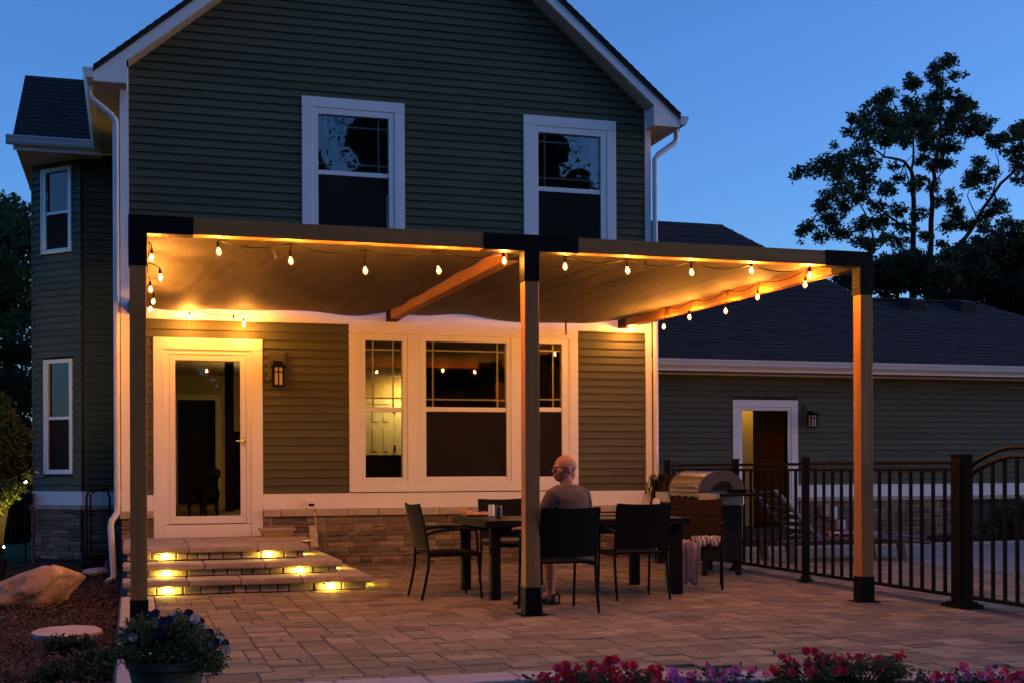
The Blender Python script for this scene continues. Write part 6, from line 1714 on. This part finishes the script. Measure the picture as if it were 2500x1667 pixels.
for s_ in (-1, 1):
    pts = [(.033 * s_ + .024 * math.cos(2 * math.pi * k / 14), .108, -.004 + .017 * math.sin(2 * math.pi * k / 14)) for k in range(15)]
    b.tube(pts, .0026, 5); b.tube([(.056 * s_, .107, .002), (.078 * s_, .06, .006), (.082 * s_, .0, .004), (.080 * s_, -.015, -.012)], .0026, 5)
b.tube([(-.010, .109, .0), (0, .112, .004), (.010, .109, .0)], .0026, 5); b.build('glasses', M_['matte'], man, local=True)
# short grey fringe of hair round the back and stubble beard
hair = pbr('grey hair', (.26, .19, .145), .9, .3, 40, .5, 200)
b = MB(HM); vs = []; fs = []; na, nz_ = 22, 6
for j in range(nz_ + 1):
    for i in range(na + 1):
        a = R(-160 + 320 * i / na - 90 + 0); z = -.065 + .085 * j / nz_ + .008 * math.sin(i * 1.7)
        k = math.sqrt(max(.05, 1 - ((z - .028) / .092) ** 2)); rx, ry_ = .079 * max(k, .62), .101 * max(k, .62)
        ang = R(-90) + R(125) * (2 * i / na - 1)
        vs.append((rx * math.cos(ang) * .99, -.014 + ry_ * math.sin(ang) * .99, z))
for j in range(nz_):
    for i in range(na): k = j * (na + 1) + i; fs.append((k, k + 1, k + na + 2, k + na + 1))
b.add(vs, fs); ho = b.build('hair', hair, man, smooth=True, local=True); m = ho.modifiers.new('s', 'SOLIDIFY'); m.thickness = .004
# shirt: looser shell over torso and upper arms with a collar and hem
b = MB()
rings(b, [(.50, 0, -.05, .195, .158), (.60, 0, -.05, .19, .155), (.72, 0, -.025, .186, .148), (.86, 0, -.002, .196, .142), (.95, 0, .008, .202, .130), (1.005, 0, .015, .165, .112), (1.04, 0, .022, .105, .09), (1.062, 0, .026, .082, .08)])
for s_ in (-1, 1):
    limb(b, [(.03 * s_, .018, 1.015), (.11 * s_, .014, 1.0), (.175 * s_, .012, .965), (.205 * s_, .025, .91), (.235 * s_, .045, .84), (.257 * s_, .085, .765)], [.058, .066, .074, .071, .066, .067])
fuse('shirt', b, .009, shirt, man, 4)
b = MB(); 
rings(b, [(.425, 0, -.04, .17, .14), (.50, 0, -.05, .20, .165), (.56, 0, -.05, .198, .162)])
for s_ in (-1, 1): limb(b, [(.09 * s_, .0, .50), (.118 * s_, .22, .508), (.13 * s_, .37, .50)], [.11, .10, .085])
fuse('shorts', b, .010, shorts, man, 3)
for s_ in (-1, 1):
    b = MB(); x = .12 * s_; b.prism([(x - .045, .285), (x + .045, .285), (x + .052, .45), (x + .045, .56), (x, .585), (x - .04, .56), (x - .05, .45)], .001, .024, 'z'); sd = b.build('sandal', M_['matte'], man, bevel=.006, local=True)
    b = MB(); b.tube([(x - .046, .47, .02), (x - .03, .46, .085), (x, .46, .103), (x + .03, .46, .085), (x + .048, .47, .02)], [.010] * 5, 6); b.tube([(x - .044, .31, .02), (x - .042, .30, .08), (x, .286, .10), (x + .042, .30, .08), (x + .044, .31, .02)], [.010] * 5, 6); b.build('sandal_strap', M_['matte'], man, local=True)
# ------------------------------------------------------------------ dog behind the storm door
dx, _ = aty(497, 1200, 17.3)
dog = thing('dog', 'black dog standing on the floor behind the storm door glass', 'dog', (dx, 17.3, FL), R(200))
b = MB()
b.ell((0, .02, .40), .105, .30, .125, 16, 10); b.ell((0, .20, .39), .115, .14, .16, 16, 10); b.ell((0, -.22, .40), .10, .13, .12, 14, 8)
limb(b, [(0, .26, .45), (.02, .36, .55), (.03, .42, .60)], [.085, .07, .06])
b.ell((.035, .46, .61), .065, .075, .065, 14, 8); limb(b, [(.04, .50, .59), (.05, .60, .565)], [.042, .03]); b.ell((.05, .615, .575), .018, .014, .014, 8, 6)
for s_ in (-1, 1):
    limb(b, [(.075 * s_, .24, .34), (.08 * s_, .22, .20), (.08 * s_, .245, .06), (.08 * s_, .27, .02)], [.05, .032, .022, .026])
    limb(b, [(.075 * s_, -.22, .38), (.085 * s_, -.17, .25), (.085 * s_, -.29, .16), (.085 * s_, -.275, .05), (.085 * s_, -.25, .02)], [.075, .045, .025, .02, .025])
    b.ell((.035 + .068 * s_, .44, .60), .014, .035, .055, 8, 8)
limb(b, [(0, -.33, .43), (.02, -.45, .40), (.05, -.52, .46)], [.03, .022, .012])
fuse('body', b, .012, pbr('black fur', (.014, .011, .009), .75, .4, 20, .4, 120), dog, 2)
b = MB(); b.tube([(.04 + .07 * math.cos(a_ / 8 * 6.283), .345 + .02 * math.sin(a_ / 8 * 6.283), .53 + .065 * math.sin(a_ / 8 * 6.283)) for a_ in range(9)], .008, 5); b.build('collar', M_['bronze'], dog, local=True)
